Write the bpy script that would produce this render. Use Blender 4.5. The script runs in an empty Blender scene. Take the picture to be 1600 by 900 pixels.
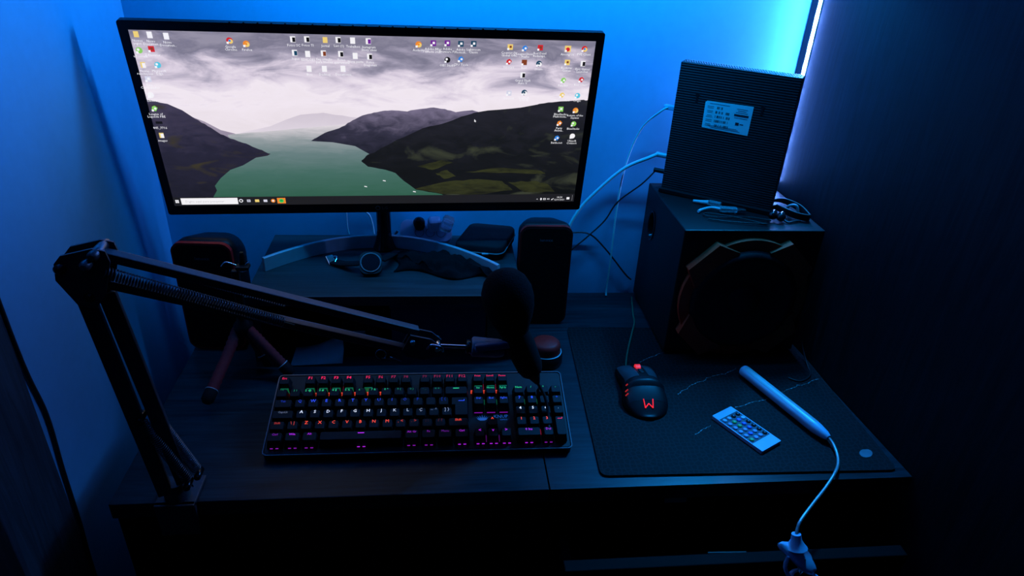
import bpy, bmesh, math, random
from mathutils import Vector, Matrix, Euler
random.seed(4)
sc = bpy.context.scene
COL = sc.collection
ZD = 0.75            # height of the desk top above the floor; everything below is laid out with the desk top at z = 0

# ---------------------------------------------------------------- camera, world, exposure
cam = bpy.data.cameras.new('camera'); camo = bpy.data.objects.new('camera', cam); COL.objects.link(camo)
cam.sensor_width = 36; cam.lens = 1071.79 * 36 / 1600; cam.clip_start = 0.01
_p, _y, _r = 0.5023, 0.1189, -0.0533
_f = Vector((math.sin(_y)*math.cos(_p), math.cos(_y)*math.cos(_p), -math.sin(_p)))
_x = Vector((math.cos(_y), -math.sin(_y), 0)); _d = _f.cross(_x)
X = _x*math.cos(_r) + _d*math.sin(_r); D = _d*math.cos(_r) - _x*math.sin(_r)
camo.matrix_world = Matrix(((X.x, -D.x, -_f.x, -0.0474), (X.y, -D.y, -_f.y, -1.2309), (X.z, -D.z, -_f.z, 0.6921), (0, 0, 0, 1)))
sc.camera = camo
w = bpy.data.worlds.new('night'); sc.world = w; w.use_nodes = True
w.node_tree.nodes['Background'].inputs[0].default_value = (0.0, 0.0, 0.0, 1)
w.node_tree.nodes['Background'].inputs[1].default_value = 0
vs = sc.view_settings
sc.display_settings.display_device = 'sRGB'
vs.view_transform = 'Standard'; vs.look = 'None'; vs.exposure = 0.0; vs.gamma = 1.0; vs.use_curve_mapping = False
LED_RGB = (0.12, 0.28, 1.0)
WASH_RGB = (0.001, 0.33, 1.0)
LED_STRENGTH = 230.0       # glowing lens of the strip up the wardrobe edge
LED_TOP = 1.20
def fill_light(name, loc, direction, length, along, watts, rgb, spread):
    l = bpy.data.lights.new(name, 'AREA'); l.shape = 'RECTANGLE'; l.size = length; l.size_y = 0.012
    l.energy = watts; l.color = rgb; l.spread = math.radians(spread)
    o = bpy.data.objects.new(name, l); COL.objects.link(o)
    z = -Vector(direction).normalized(); x = Vector(along); x = (x - z*x.dot(z)).normalized(); y = z.cross(x)
    o.matrix_world = Matrix(((x.x, y.x, z.x, loc[0]), (x.y, y.y, z.y, loc[1]), (x.z, y.z, z.z, loc[2]), (0, 0, 0, 1)))
# area lamps added without fittings, brightening the left wall, right desk and back wall
fill_light('fill_left_wall', (0.585, -0.040, 0.98), (-1, -0.20, 0.10), 0.55, (0, 0, 1), 6.2, WASH_RGB, 62)
fill_light('fill_desk_right', (0.585, -0.045, 0.70), (-0.22, -0.42, -0.70), 0.24, (0, 0, 1), 3.3, WASH_RGB, 82)
fill_light('fill_back_wall', (0.10, -0.20, 0.84), (0, 0.66, -0.75), 0.95, (1, 0, 0), 5.4, WASH_RGB, 122)

# ---------------------------------------------------------------- materials
def nt(m): return m.node_tree.nodes, m.node_tree.links
def mat(name, col, rough=0.5, metal=0.0, var=0.15, scale=40.0, bump=0.0, spec=0.5, stretch=None, trans=0.0, coat=0.0):
    m = bpy.data.materials.new(name); m.use_nodes = True
    N, L = nt(m); b = N['Principled BSDF']
    b.inputs['Roughness'].default_value = rough; b.inputs['Metallic'].default_value = metal
    b.inputs['Specular IOR Level'].default_value = spec
    b.inputs['Transmission Weight'].default_value = trans; b.inputs['Coat Weight'].default_value = coat
    tc = N.new('ShaderNodeTexCoord'); mp = N.new('ShaderNodeMapping'); no = N.new('ShaderNodeTexNoise')
    L.new(tc.outputs['Object'], mp.inputs[0]); L.new(mp.outputs[0], no.inputs['Vector'])
    mp.inputs['Scale'].default_value = stretch or (1, 1, 1)
    no.inputs['Scale'].default_value = scale; no.inputs['Detail'].default_value = 5
    r = N.new('ShaderNodeValToRGB')
    r.color_ramp.elements[0].position = 0.3; r.color_ramp.elements[1].position = 0.7
    r.color_ramp.elements[0].color = tuple(c*(1-var) for c in col) + (1,)
    r.color_ramp.elements[1].color = tuple(min(1, c*(1+var)) for c in col) + (1,)
    L.new(no.outputs['Fac'], r.inputs[0]); L.new(r.outputs[0], b.inputs['Base Color'])
    if bump:
        bp = N.new('ShaderNodeBump'); bp.inputs['Strength'].default_value = bump; bp.inputs['Distance'].default_value = 0.001
        L.new(no.outputs['Fac'], bp.inputs['Height']); L.new(bp.outputs[0], b.inputs['Normal'])
    return m
def glow(name, col, s=1.0):
    m = bpy.data.materials.new(name); m.use_nodes = True
    b = m.node_tree.nodes['Principled BSDF']
    b.inputs['Base Color'].default_value = tuple(c*0.3 for c in col) + (1,)
    b.inputs['Emission Color'].default_value = tuple(col) + (1,); b.inputs['Emission Strength'].default_value = s
    b.inputs['Roughness'].default_value = 0.5
    return m
def screen_mat(name, stops, axis='z', lo=0.0, hi=1.0, nscale=30, namp=0.3, stretch=(1, 1, 1), rotz=0.0, patch=None):
    """emissive picture on the display: a colour ramp over one axis, broken up by noise"""
    m = bpy.data.materials.new(name); m.use_nodes = True
    N, L = nt(m); b = N['Principled BSDF']
    tc = N.new('ShaderNodeTexCoord'); sp = N.new('ShaderNodeSeparateXYZ'); L.new(tc.outputs['Object'], sp.inputs[0])
    mr = N.new('ShaderNodeMapRange'); mr.clamp = False
    L.new(sp.outputs[{'x': 0, 'z': 2}[axis]], mr.inputs[0]); mr.inputs[1].default_value = lo; mr.inputs[2].default_value = hi
    mp = N.new('ShaderNodeMapping'); mp.inputs['Scale'].default_value = stretch; mp.inputs['Rotation'].default_value = (0, rotz, 0)
    L.new(tc.outputs['Object'], mp.inputs[0])
    no = N.new('ShaderNodeTexNoise'); no.inputs['Scale'].default_value = nscale; no.inputs['Detail'].default_value = 7
    no.inputs['Roughness'].default_value = 0.6; no.inputs['Distortion'].default_value = 0.6
    L.new(mp.outputs[0], no.inputs['Vector'])
    ma = N.new('ShaderNodeMath'); ma.operation = 'MULTIPLY_ADD'
    L.new(no.outputs['Fac'], ma.inputs[0]); ma.inputs[1].default_value = namp
    ad = N.new('ShaderNodeMath'); ad.operation = 'SUBTRACT'; L.new(mr.outputs[0], ad.inputs[0]); ad.inputs[1].default_value = namp*0.5
    L.new(ad.outputs[0], ma.inputs[2])
    r = N.new('ShaderNodeValToRGB'); cr = r.color_ramp
    while len(cr.elements) < len(stops): cr.elements.new(0.5)
    for e, (pos, c) in zip(cr.elements, stops): e.position = pos; e.color = tuple(c) + (1,)
    L.new(ma.outputs[0], r.inputs[0])
    out = r.outputs[0]
    if patch:
        n2 = N.new('ShaderNodeTexNoise'); n2.inputs['Scale'].default_value = patch[1]; n2.inputs['Detail'].default_value = 6
        n2.inputs['Distortion'].default_value = 0.8
        m2 = N.new('ShaderNodeMapping'); m2.inputs['Scale'].default_value = patch[4]; L.new(tc.outputs['Object'], m2.inputs[0]); L.new(m2.outputs[0], n2.inputs['Vector'])
        r2 = N.new('ShaderNodeValToRGB'); r2.color_ramp.elements[0].position = patch[2]; r2.color_ramp.elements[1].position = patch[3]
        L.new(n2.outputs['Fac'], r2.inputs[0])
        mx = N.new('ShaderNodeMix'); mx.data_type = 'RGBA'
        L.new(r2.outputs[0], mx.inputs[0]); L.new(out, mx.inputs[6]); mx.inputs[7].default_value = tuple(patch[0]) + (1,)
        out = mx.outputs[2]
    L.new(out, b.inputs['Emission Color']); b.inputs['Emission Strength'].default_value = 1.0
    b.inputs['Base Color'].default_value = (0.005, 0.005, 0.006, 1); b.inputs['Roughness'].default_value = 0.45
    return m
def wood(name, c0, c1, rough, axis, scale=9.0, spec=0.4):
    m = bpy.data.materials.new(name); m.use_nodes = True
    N, L = nt(m); b = N['Principled BSDF']; b.inputs['Roughness'].default_value = rough; b.inputs['Specular IOR Level'].default_value = spec
    tc = N.new('ShaderNodeTexCoord'); mp = N.new('ShaderNodeMapping')
    mp.inputs['Scale'].default_value = {'x': (0.6, 9, 9), 'z': (9, 9, 0.6)}[axis]
    L.new(tc.outputs['Object'], mp.inputs[0])
    no = N.new('ShaderNodeTexNoise'); no.inputs['Scale'].default_value = scale; no.inputs['Detail'].default_value = 9; no.inputs['Distortion'].default_value = 1.4
    no.inputs['Roughness'].default_value = 0.65
    L.new(mp.outputs[0], no.inputs['Vector'])
    r = N.new('ShaderNodeValToRGB'); r.color_ramp.elements[0].position = 0.32; r.color_ramp.elements[1].position = 0.68
    r.color_ramp.elements[0].color = c0 + (1,); r.color_ramp.elements[1].color = c1 + (1,)
    L.new(no.outputs['Fac'], r.inputs[0]); L.new(r.outputs[0], b.inputs['Base Color'])
    bp = N.new('ShaderNodeBump'); bp.inputs['Strength'].default_value = 0.25; bp.inputs['Distance'].default_value = 0.0006
    L.new(no.outputs['Fac'], bp.inputs['Height']); L.new(bp.outputs[0], b.inputs['Normal'])
    return m

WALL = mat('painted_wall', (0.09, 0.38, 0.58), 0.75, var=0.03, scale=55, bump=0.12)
FLOOR = wood('floor_boards', (0.05, 0.035, 0.025), (0.09, 0.065, 0.045), 0.5, 'x')
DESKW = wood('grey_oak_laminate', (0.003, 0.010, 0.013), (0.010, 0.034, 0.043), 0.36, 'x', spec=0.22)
RISERW = wood('brown_oak_laminate', (0.014, 0.021, 0.023), (0.034, 0.050, 0.054), 0.42, 'x')
WARDW = wood('dark_oak_laminate', (0.0025, 0.004, 0.005), (0.007, 0.014, 0.017), 0.6, 'z', spec=0.2)
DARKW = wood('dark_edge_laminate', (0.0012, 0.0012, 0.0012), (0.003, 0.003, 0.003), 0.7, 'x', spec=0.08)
BLK = mat('black_plastic', (0.006, 0.006, 0.007), 0.45, spec=0.25, bump=0.05, scale=300)
BLKM = mat('matt_black_plastic', (0.005, 0.005, 0.006), 0.75, spec=0.2, scale=200)
BLKG = mat('gloss_black_plastic', (0.006, 0.006, 0.007), 0.16, spec=0.4)
STEEL = mat('black_painted_steel', (0.045, 0.046, 0.056), 0.38, spec=0.5, bump=0.05, scale=250)
CHROME = mat('chrome', (0.75, 0.75, 0.77), 0.16, 1.0, var=0.03)
CHROMED = mat('dark_spring_steel', (0.16, 0.16, 0.17), 0.35, 0.8)
SILVER = mat('satin_silver', (0.50, 0.52, 0.56), 0.45, 0.25, var=0.05, scale=90)
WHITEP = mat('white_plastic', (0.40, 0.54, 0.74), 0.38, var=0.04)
GREYP = mat('grey_plastic', (0.22, 0.22, 0.24), 0.45)
REDP = mat('red_plastic', (0.60, 0.015, 0.012), 0.5, spec=0.2)
REDF = mat('red_foam', (0.20, 0.006, 0.010), 0.8, bump=0.3, scale=150)
RUBBER = mat('black_rubber', (0.005, 0.005, 0.006), 0.8, spec=0.2)
FOAM = mat('black_foam', (0.004, 0.004, 0.005), 0.95, bump=0.8, scale=420, spec=0.1)
CLOTH = mat('black_fabric', (0.006, 0.006, 0.007), 0.9, bump=0.5, scale=260, spec=0.08)
POUCHM = mat('dark_nylon', (0.012, 0.012, 0.014), 0.75, bump=0.4, scale=500, spec=0.2)
PAPER = mat('paper', (0.62, 0.60, 0.57), 0.85, var=0.06)
BLUEBOX = mat('navy_card', (0.05, 0.06, 0.12), 0.7)
BROWNCARD = mat('brown_card', (0.22, 0.13, 0.09), 0.8)
WIREW = mat('white_cable_jacket', (0.62, 0.63, 0.65), 0.5, var=0.03)
WIREB = mat('black_cable_jacket', (0.01, 0.01, 0.011), 0.5)
WIREG = mat('green_cable_jacket', (0.02, 0.13, 0.07), 0.5)
CLEAR = mat('clear_plastic', (0.85, 0.88, 0.92), 0.12, var=0.02, trans=0.75)
INK = mat('printed_ink', (0.02, 0.02, 0.03), 0.7)
GREYINK = mat('grey_printed_ink', (0.13, 0.13, 0.14), 0.6)
TRIMRED = mat('copper_brown_trim', (0.70, 0.050, 0.022), 0.55, bump=0.08, spec=0.15)
VINYL = mat('black_vinyl_box', (0.009, 0.009, 0.010), 0.5, bump=0.2, scale=400, spec=0.25)
CONE = mat('black_speaker_cone', (0.004, 0.004, 0.005), 0.6, spec=0.2)

# ---------------------------------------------------------------- mesh builder
class B:
    def __init__(s): s.bm = bmesh.new(); s.mi = 0
    def _new(s, n0, smooth=False):
        s.bm.faces.ensure_lookup_table()
        for f in s.bm.faces[n0:]: f.material_index = s.mi; f.smooth = smooth
    def raw(s, vs_, fs, smooth=False):
        n0 = len(s.bm.faces); v = [s.bm.verts.new(p) for p in vs_]
        for f in fs:
            try: s.bm.faces.new([v[i] for i in f])
            except ValueError: pass
        s._new(n0, smooth); return s
    def box(s, c, size, rot=None, bev=0.0, seg=2, M4=None):
        b = bmesh.new(); bmesh.ops.create_cube(b, size=1)
        for v in b.verts: v.co = Vector((v.co.x*size[0], v.co.y*size[1], v.co.z*size[2]))
        if bev: bmesh.ops.bevel(b, geom=b.edges[:], offset=bev, segments=seg, affect='EDGES', profile=0.5)
        T = Matrix.Translation(c) @ (Euler(rot).to_matrix().to_4x4() if rot else Matrix()) if M4 is None else M4
        return s.add(b, T, smooth=False)
    def add(s, b, T=Matrix(), smooth=None):
        b.verts.index_update()
        n0 = len(s.bm.faces); vs_ = [s.bm.verts.new(T @ v.co) for v in b.verts]
        for f in b.faces:
            try: nf = s.bm.faces.new([vs_[v.index] for v in f.verts])
            except ValueError: continue
            nf.smooth = f.smooth if smooth is None else smooth; nf.material_index = s.mi
        b.free(); return s
    def cyl(s, p0, p1, r0, r1=None, n=20, caps=True):
        r1 = r0 if r1 is None else r1
        return s.lathe(p0, p1, [(0, r0), (1, r1)], n, caps)
    def lathe(s, p0, p1, prof, n=24, caps=True, absolute=False, sx=1.0):
        """prof: (t along p0->p1, radius)"""
        p0 = Vector(p0); p1 = Vector(p1); a = p1-p0; ln = a.length; a.normalize()
        q = a.orthogonal().normalized() if abs(a.z) < 0.99 else Vector((1, 0, 0)); k = a.cross(q)
        vs_ = []; fs = []
        for t, r in prof:
            for i in range(n):
                an = 2*math.pi*i/n
                vs_.append(p0 + a*(t if absolute else t*ln) + q*(r*math.cos(an)*sx) + k*(r*math.sin(an)))
        for j in range(len(prof)-1):
            for i in range(n):
                fs.append((j*n+i, j*n+(i+1) % n, (j+1)*n+(i+1) % n, (j+1)*n+i))
        n0 = len(s.bm.faces); s.raw(vs_, fs, True)
        if caps:
            for j in (0, len(prof)-1):
                if prof[j][1] > 1e-6:
                    m0 = len(s.bm.faces); s.raw([vs_[j*n+i] for i in range(n)], [tuple(range(n)) if j else tuple(reversed(range(n)))])
        return s
    def tube(s, pts, r, n=8, smooth=6, caps=True):
        P = [Vector(p) for p in pts]
        if smooth and len(P) > 2:
            Q = []
            for i in range(len(P)-1):
                a = P[max(i-1, 0)]; b = P[i]; c = P[i+1]; d = P[min(i+2, len(P)-1)]
                for k in range(smooth):
                    t = k/smooth
                    Q.append(0.5*((2*b) + (c-a)*t + (2*a-5*b+4*c-d)*t*t + (3*b-a-3*c+d)*t**3))
            Q.append(P[-1]); P = Q
        rr = r if callable(r) else (lambda t: r)
        t0 = (P[1]-P[0]).normalized(); q = t0.orthogonal().normalized(); vs_ = []; fs = []
        for i, p in enumerate(P):
            t = (P[min(i+1, len(P)-1)] - P[max(i-1, 0)]).normalized()
            q = (q - t*q.dot(t)).normalized(); k = t.cross(q); R = rr(i/(len(P)-1))
            for j in range(n):
                an = 2*math.pi*j/n; vs_.append(p + q*R*math.cos(an) + k*R*math.sin(an))
        for i in range(len(P)-1):
            for j in range(n): fs.append((i*n+j, i*n+(j+1) % n, (i+1)*n+(j+1) % n, (i+1)*n+j))
        s.raw(vs_, fs, True)
        if caps:
            s.raw(vs_[:n], [tuple(reversed(range(n)))]); s.raw(vs_[-n:], [tuple(range(n))])
        return s
    def prism(s, poly, h, T=Matrix(), smooth=False):
        """2-D polygon in local XY, extruded along +Z by h, placed by T"""
        n = len(poly); vs_ = [T @ Vector((x, y, 0)) for x, y in poly] + [T @ Vector((x, y, h)) for x, y in poly]
        fs = [tuple(reversed(range(n))), tuple(range(n, 2*n))] + [(i, (i+1) % n, n+(i+1) % n, n+i) for i in range(n)]
        return s.raw(vs_, fs, smooth)
    def ball(s, c, r, sub=3, sc=(1, 1, 1), T=None):
        b = bmesh.new(); bmesh.ops.create_icosphere(b, subdivisions=sub, radius=1)
        M = (T or Matrix()) @ Matrix.Translation(c) @ Matrix.Diagonal((r*sc[0], r*sc[1], r*sc[2], 1))
        return s.add(b, M, smooth=True)
    def torus(s, c, R, r, T=Matrix(), n=36, m=10, sx=1.0, sy=1.0):
        vs_ = []; fs = []
        for i in range(n):
            a = 2*math.pi*i/n
            for j in range(m):
                e = 2*math.pi*j/m
                vs_.append(T @ (Vector(c) + Vector(((R+r*math.cos(e))*math.cos(a)*sx, (R+r*math.cos(e))*math.sin(a)*sy, r*math.sin(e)))))
        for i in range(n):
            for j in range(m): fs.append((i*m+j, ((i+1) % n)*m+j, ((i+1) % n)*m+(j+1) % m, i*m+(j+1) % m))
        return s.raw(vs_, fs, True)
    def text(s, txt, size, T=Matrix(), ext=0.0, align='CENTER', sp=0.85):
        cu = bpy.data.curves.new('t', 'FONT'); cu.body = txt; cu.size = size; cu.align_x = align; cu.align_y = 'CENTER'
        cu.space_line = sp; cu.resolution_u = 1; cu.extrude = ext
        o = bpy.data.objects.new('t', cu); COL.objects.link(o)
        dg = bpy.context.evaluated_depsgraph_get(); me = bpy.data.meshes.new_from_object(o.evaluated_get(dg))
        bpy.data.objects.remove(o); bpy.data.curves.remove(cu)
        b = bmesh.new(); b.from_mesh(me); bpy.data.meshes.remove(me)
        return s.add(b, T, smooth=False)
    def make(s, name, mats, parent=None, label=None, org=None, weld=False):
        if weld: bmesh.ops.remove_doubles(s.bm, verts=s.bm.verts[:], dist=1e-5)
        bmesh.ops.recalc_face_normals(s.bm, faces=s.bm.faces[:])
        o_ = Vector(org) if org is not None else (ORG.get(parent.name, Vector()) if parent else Vector())
        for v in s.bm.verts: v.co -= o_
        me = bpy.data.meshes.new(name); s.bm.to_mesh(me); s.bm.free()
        for m in (mats if isinstance(mats, (list, tuple)) else [mats]): me.materials.append(m)
        o = bpy.data.objects.new(name, me); COL.objects.link(o)
        if parent: o.parent = parent; ORG[o.name] = o_
        elif org is not None: o.location = o_
        if label: o['label'] = label
        return o
ORG = {}
def thing(name, label, cat, loc=(0, 0, 0), rot=(0, 0, 0), group=None, local=False):
    o = bpy.data.objects.new(name, None); COL.objects.link(o); o.empty_display_size = 0.02
    o.location = loc; o.rotation_euler = rot; o['label'] = label; o['category'] = cat
    if group: o['group'] = group
    ORG[o.name] = Vector((0, 0, 0)) if local else Vector(loc)
    return o
def tag(o, label, cat, group=None):
    o['label'] = label; o['category'] = cat
    if group: o['group'] = group
    return o
def struct(name, b, m, org=None):
    o = b.make(name, m, None, None, org); o['kind'] = 'structure'; return o
def frame(p, xa, za):
    """matrix with local X along xa, local Z along za, at p"""
    z = Vector(za).normalized(); x = Vector(xa); x = (x - z*x.dot(z)).normalized(); y = z.cross(x)
    return Matrix(((x.x, y.x, z.x, p[0]), (x.y, y.y, z.y, p[1]), (x.z, y.z, z.z, p[2]), (0, 0, 0, 1)))
def rrect(w, h, r, n=5):
    P = []
    for cx, cy, a0 in ((w/2-r, h/2-r, 0), (-w/2+r, h/2-r, 90), (-w/2+r, -h/2+r, 180), (w/2-r, -h/2+r, 270)):
        for i in range(n+1):
            a = math.radians(a0 + 90*i/n); P.append((cx+r*math.cos(a), cy+r*math.sin(a)))
    return P

# ---------------------------------------------------------------- the room
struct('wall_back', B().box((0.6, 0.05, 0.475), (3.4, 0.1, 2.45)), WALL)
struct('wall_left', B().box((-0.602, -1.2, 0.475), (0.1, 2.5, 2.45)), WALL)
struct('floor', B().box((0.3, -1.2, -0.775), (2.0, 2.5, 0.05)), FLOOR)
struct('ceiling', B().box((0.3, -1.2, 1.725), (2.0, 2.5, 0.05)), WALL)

# wardrobe: its side panel closes the nook on the right (turned a few degrees from the wall)
wa = math.radians(-86.0)   # direction of the side going towards the viewer
wd = Vector((math.sin(math.radians(4.0)), -math.cos(math.radians(4.0)), 0)); wn = Vector((wd.y, -wd.x, 0))  # wn points to -x
if wn.x > 0: wn = -wn
WX0 = Vector((0.5965, -0.002, 0))
ward = thing('wardrobe', 'tall dark wood-grain wardrobe side filling the right edge of the room', 'wardrobe', (0.62, -0.3, -0.75))
def wbox(a0, a1, t0, t1, z0, z1, bev=0.001):
    c = WX0 + wd*((a0+a1)/2) - wn*((t0+t1)/2) + Vector((0, 0, (z0+z1)/2))
    T = Matrix.Translation(c) @ frame((0, 0, 0), wd, (0, 0, 1))
    return B().box((0, 0, 0), (abs(a1-a0), abs(t1-t0), z1-z0), bev=bev, M4=T)
wbox(0.0, 0.95, 0.0, 0.018, -0.70, 1.45).make('side_panel', WARDW, ward)
wbox(0.03, 0.95, 0.018, 0.33, 1.43, 1.45).make('top_panel', WARDW, ward)
wbox(0.03, 0.95, 0.018, 0.33, -0.70, -0.68).make('bottom_panel', WARDW, ward)
wbox(0.04, 0.93, 0.03, 0.33, -0.75, -0.70).make('plinth', DARKW, ward)
dr = wbox(0.95, 0.968, 0.0, 0.33, -0.69, 1.44).make('door', WARDW, ward)
wbox(0.968, 0.985, 0.29, 0.30, 0.10, 0.26).make('door_handle', CHROME, dr)

SOFF = 0.029
# LED strip stuck along the rear edge of the wardrobe side
led = thing('led_strip', 'glowing white-blue light strip running up the corner beside the wardrobe', 'light strip', tuple(WX0 + wd*SOFF + wn*0.001 + Vector((0, 0, 0.26))))
lb = B(); le = B()
T0 = frame((0, 0, 0), wd, wn)
lc = WX0 + wd*SOFF
lb.box((0, 0, 0), (0.010, LED_TOP-0.26, 0.001), M4=Matrix.Translation(lc + wn*0.0008 + Vector((0, 0, (LED_TOP+0.26)/2))) @ frame((0, 0, 0), wd, wn))
lb.make('strip_backing', WHITEP, led)
LEDM = glow('blue_led_light', LED_RGB, LED_STRENGTH)
zs = 0.262
prof = []
n = 140
for i in range(n+1):
    z = zs + i*(LED_TOP-zs)/n
    wv = 0.0042 + 0.0006*math.sin(z*150) ; prof.append((z, wv))
vs_ = []; fs = []
for z, wv in prof:
    for k in range(5):
        a = math.pi*k/4
        vs_.append(lc + wn*(0.0014 + 0.0022*math.sin(a)) + wd*(wv*math.cos(a)) + Vector((0, 0, z)))
for i in range(n):
    for k in range(4): fs.append((i*5+k, i*5+k+1, (i+1)*5+k+1, (i+1)*5+k))
le.raw(vs_, fs, True).make('led_lens', LEDM, led)
# thin panel added over the near left wall, shade put into its colour
struct('wall_shade_panel', B().box((-0.5515, -1.20, 0.2), (0.003, 1.39, 1.9)), wood('wall_shade_tone', (0.018, 0.030, 0.038), (0.045, 0.070, 0.085), 0.6, 'z', spec=0.2))
# cable down the left wall
tag(B().tube([(-0.549, -0.501, 0.40), (-0.549, -0.502, 0.275), (-0.549, -0.499, 0.176), (-0.549, -0.490, 0.098), (-0.549, -0.496, 0.01), (-0.549, -0.500, -0.081), (-0.549, -0.507, -0.169), (-0.549, -0.515, -0.40), (-0.549, -0.52, -0.74)], 0.0026).make('wall_cable', WIREB, None, org=(-0.549, -0.5, -0.74)),
    'thin dark cable hanging down the blue-lit left wall', 'cable')

# ---------------------------------------------------------------- desk
desk = thing('desk', 'dark grey wood-grain desk with a joint down its top', 'desk', (0.08, -0.28, -0.75))
B().box((-0.1865, -0.2765, -0.0125), (0.573, 0.549, 0.025), bev=0.0012).make('top_panel', DESKW, desk)
B().prism([(0.102, -0.551), (0.6330, -0.551), (0.5948, -0.002), (0.102, -0.002)], 0.025, Matrix.Translation((0, 0, -0.025))).make('top_panel', DESKW, desk)
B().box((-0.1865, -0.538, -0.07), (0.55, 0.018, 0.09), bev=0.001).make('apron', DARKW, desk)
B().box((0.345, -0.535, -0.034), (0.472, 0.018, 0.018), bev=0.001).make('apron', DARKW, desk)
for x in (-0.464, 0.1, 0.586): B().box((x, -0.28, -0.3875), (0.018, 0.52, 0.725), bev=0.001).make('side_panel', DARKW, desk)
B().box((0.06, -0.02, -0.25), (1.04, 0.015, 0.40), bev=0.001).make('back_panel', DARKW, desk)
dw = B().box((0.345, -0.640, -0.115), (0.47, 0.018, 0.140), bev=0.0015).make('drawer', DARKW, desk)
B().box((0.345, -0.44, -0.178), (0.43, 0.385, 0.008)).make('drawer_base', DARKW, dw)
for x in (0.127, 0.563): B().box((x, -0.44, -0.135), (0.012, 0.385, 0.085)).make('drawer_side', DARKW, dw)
pl = B(); pl.prism(rrect(0.032, 0.011, 0.002), 0.0012, frame((0.286, -0.5445, -0.034), (1, 0, 0), (0, -1, 0)))
pl.make('name_plate', GREYP, desk)

# monitor riser
riser = thing('monitor_riser', 'low brown wooden shelf raising the monitor above the desk', 'shelf', (-0.14, -0.122, 0))
B().box((-0.135, -0.124, 0.1225), (0.45, 0.24, 0.018), bev=0.001).make('shelf_board', RISERW, riser)
for x in (-0.350, 0.080): B().box((x, -0.126, 0.0568), (0.018, 0.222, 0.1132), bev=0.001).make('side_panel', RISERW, riser)
B().box((-0.135, -0.012, 0.0568), (0.41, 0.012, 0.1132), bev=0.001).make('back_panel', DARKW, riser)
ZR = 0.1318

# ---------------------------------------------------------------- monitor
mon = thing('monitor', 'ultrawide monitor showing a lake landscape on an arc-shaped silver stand', 'monitor', (-0.147, -0.10, ZR))
yaw, tilt = 0.0528, 0.154
mo = Vector((-0.1454, -0.1122, 0.2412))
MR = Matrix.Translation(mo) @ Euler((tilt, 0, yaw)).to_matrix().to_4x4()
hb = B()
Tz = frame((0, 0, 0), (1, 0, 0), (0, -1, 0))   # local x = right, local y = up, local z = towards the viewer
hb.prism([(x, y+0.1395) for x, y in rrect(0.700, 0.315, 0.004, 3)], 0.011, frame((0, 0.011, 0), (1, 0, 0), (0, -1, 0)))
hb.prism([(x, y+0.13) for x, y in rrect(0.640, 0.25, 0.03, 5)], 0.014, frame((0, 0.025, 0), (1, 0, 0), (0, -1, 0)))
hb.prism([(x, y+0.12) for x, y in rrect(0.36, 0.19, 0.03, 5)], 0.014, frame((0, 0.039, 0), (1, 0, 0), (0, -1, 0)))
for i in range(22): hb.box((-0.20+i*0.019, 0.002, 0.2975), (0.0022, 0.003, 0.0014))
hs = hb.make('housing', BLK, mon, org=(0, 0, 0))
hs.matrix_local = Matrix.Translation(-ORG[mon.name]) @ MR; ORG[hs.name] = Vector()
# screen: sky, land, water, desktop symbols - one emissive surface pattern
S = B()
smats = [screen_mat('screen_sky', [(0.0, (.82, .74, .80)), (0.34, (.88, .80, .88)), (0.52, (.70, .62, .74)), (0.68, (.36, .33, .44)), (0.82, (.20, .19, .27)), (1.0, (.30, .28, .37))], 'z', 0.13, 0.30, 13, 1.15, (0.75, 1, 2.4), 0.30),
         screen_mat('screen_left_hill', [(0, (.012, .012, .021)), (0.5, (.021, .020, .040)), (1, (.062, .052, .098))], 'z', 0.0, 0.2, 30, 0.7, (1, 1, 2.5), -0.4, ((.045, .038, .02), 14, .58, .75, (1, 1, 3))),
         screen_mat('screen_left_far', [(0, (.25, .21, .30)), (1, (.42, .36, .46))], 'z', 0.11, 0.16, 20, 0.5),
         screen_mat('screen_far_hills', [(0, (.76, .69, .77)), (1, (.62, .55, .64))], 'z', 0.12, 0.17, 25, 0.6),
         screen_mat('screen_lake', [(0.0, (.030, .110, .070)), (0.35, (.060, .150, .125)), (0.62, (.14, .215, .22)), (0.8, (.30, .34, .36)), (0.97, (.74, .68, .73))], 'z', 0.012, 0.146, 40, 0.22, (0.5, 1, 3)),
         screen_mat('screen_mid_hill', [(0, (.014, .015, .026)), (0.45, (.036, .034, .062)), (1, (.20, .17, .27))], 'z', 0.095, 0.18, 34, 1.0, (1, 1, 2.2), 0.5),
         screen_mat('screen_right_hill', [(0, (.005, .006, .006)), (0.5, (.009, .010, .013)), (1, (.020, .020, .030))], 'z', 0.0, 0.2, 22, 0.9, (1, 1, 2), 0.6, ((.040, .046, .030), 13, .56, .70, (1, 1, 2.2))),
         screen_mat('screen_fields', [(0, (.012, .013, .008)), (0.5, (.034, .038, .014)), (1, (.010, .011, .009))], 'z', 0.0, 0.10, 45, 1.3, (0.7, 1, 2.4), 0.2),
         glow('screen_taskbar', (.014, .014, .017), 1.0)]
def pal(name, c):
    smats.append(glow('screen_' + name, c, 1.0)); return len(smats)-1
def spoly(pts, lay, mi):
    S.mi = mi; S.raw([(u, -lay*0.00015-0.0003, v) for u, v in pts], [tuple(range(len(pts)))])
def stri(pts, lay, mi):
    """concave outline filled with triangles"""
    b = bmesh.new(); vv = [b.verts.new((u, -lay*0.00015-0.0003, v)) for u, v in pts]
    b.faces.new(vv); bmesh.ops.triangulate(b, faces=b.faces[:]); S.mi = mi; S.add(b, smooth=False)
def rough_line(pts, amp):
    out = []
    for (a, b_) in zip(pts[:-1], pts[1:]):
        for k in range(4):
            t = k/4; out.append((a[0]+(b_[0]-a[0])*t, a[1]+(b_[1]-a[1])*t + (random.uniform(-amp, amp) if k else 0)))
    out.append(pts[-1]); return out
LW, LH = 0.3366, 0.284
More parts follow.
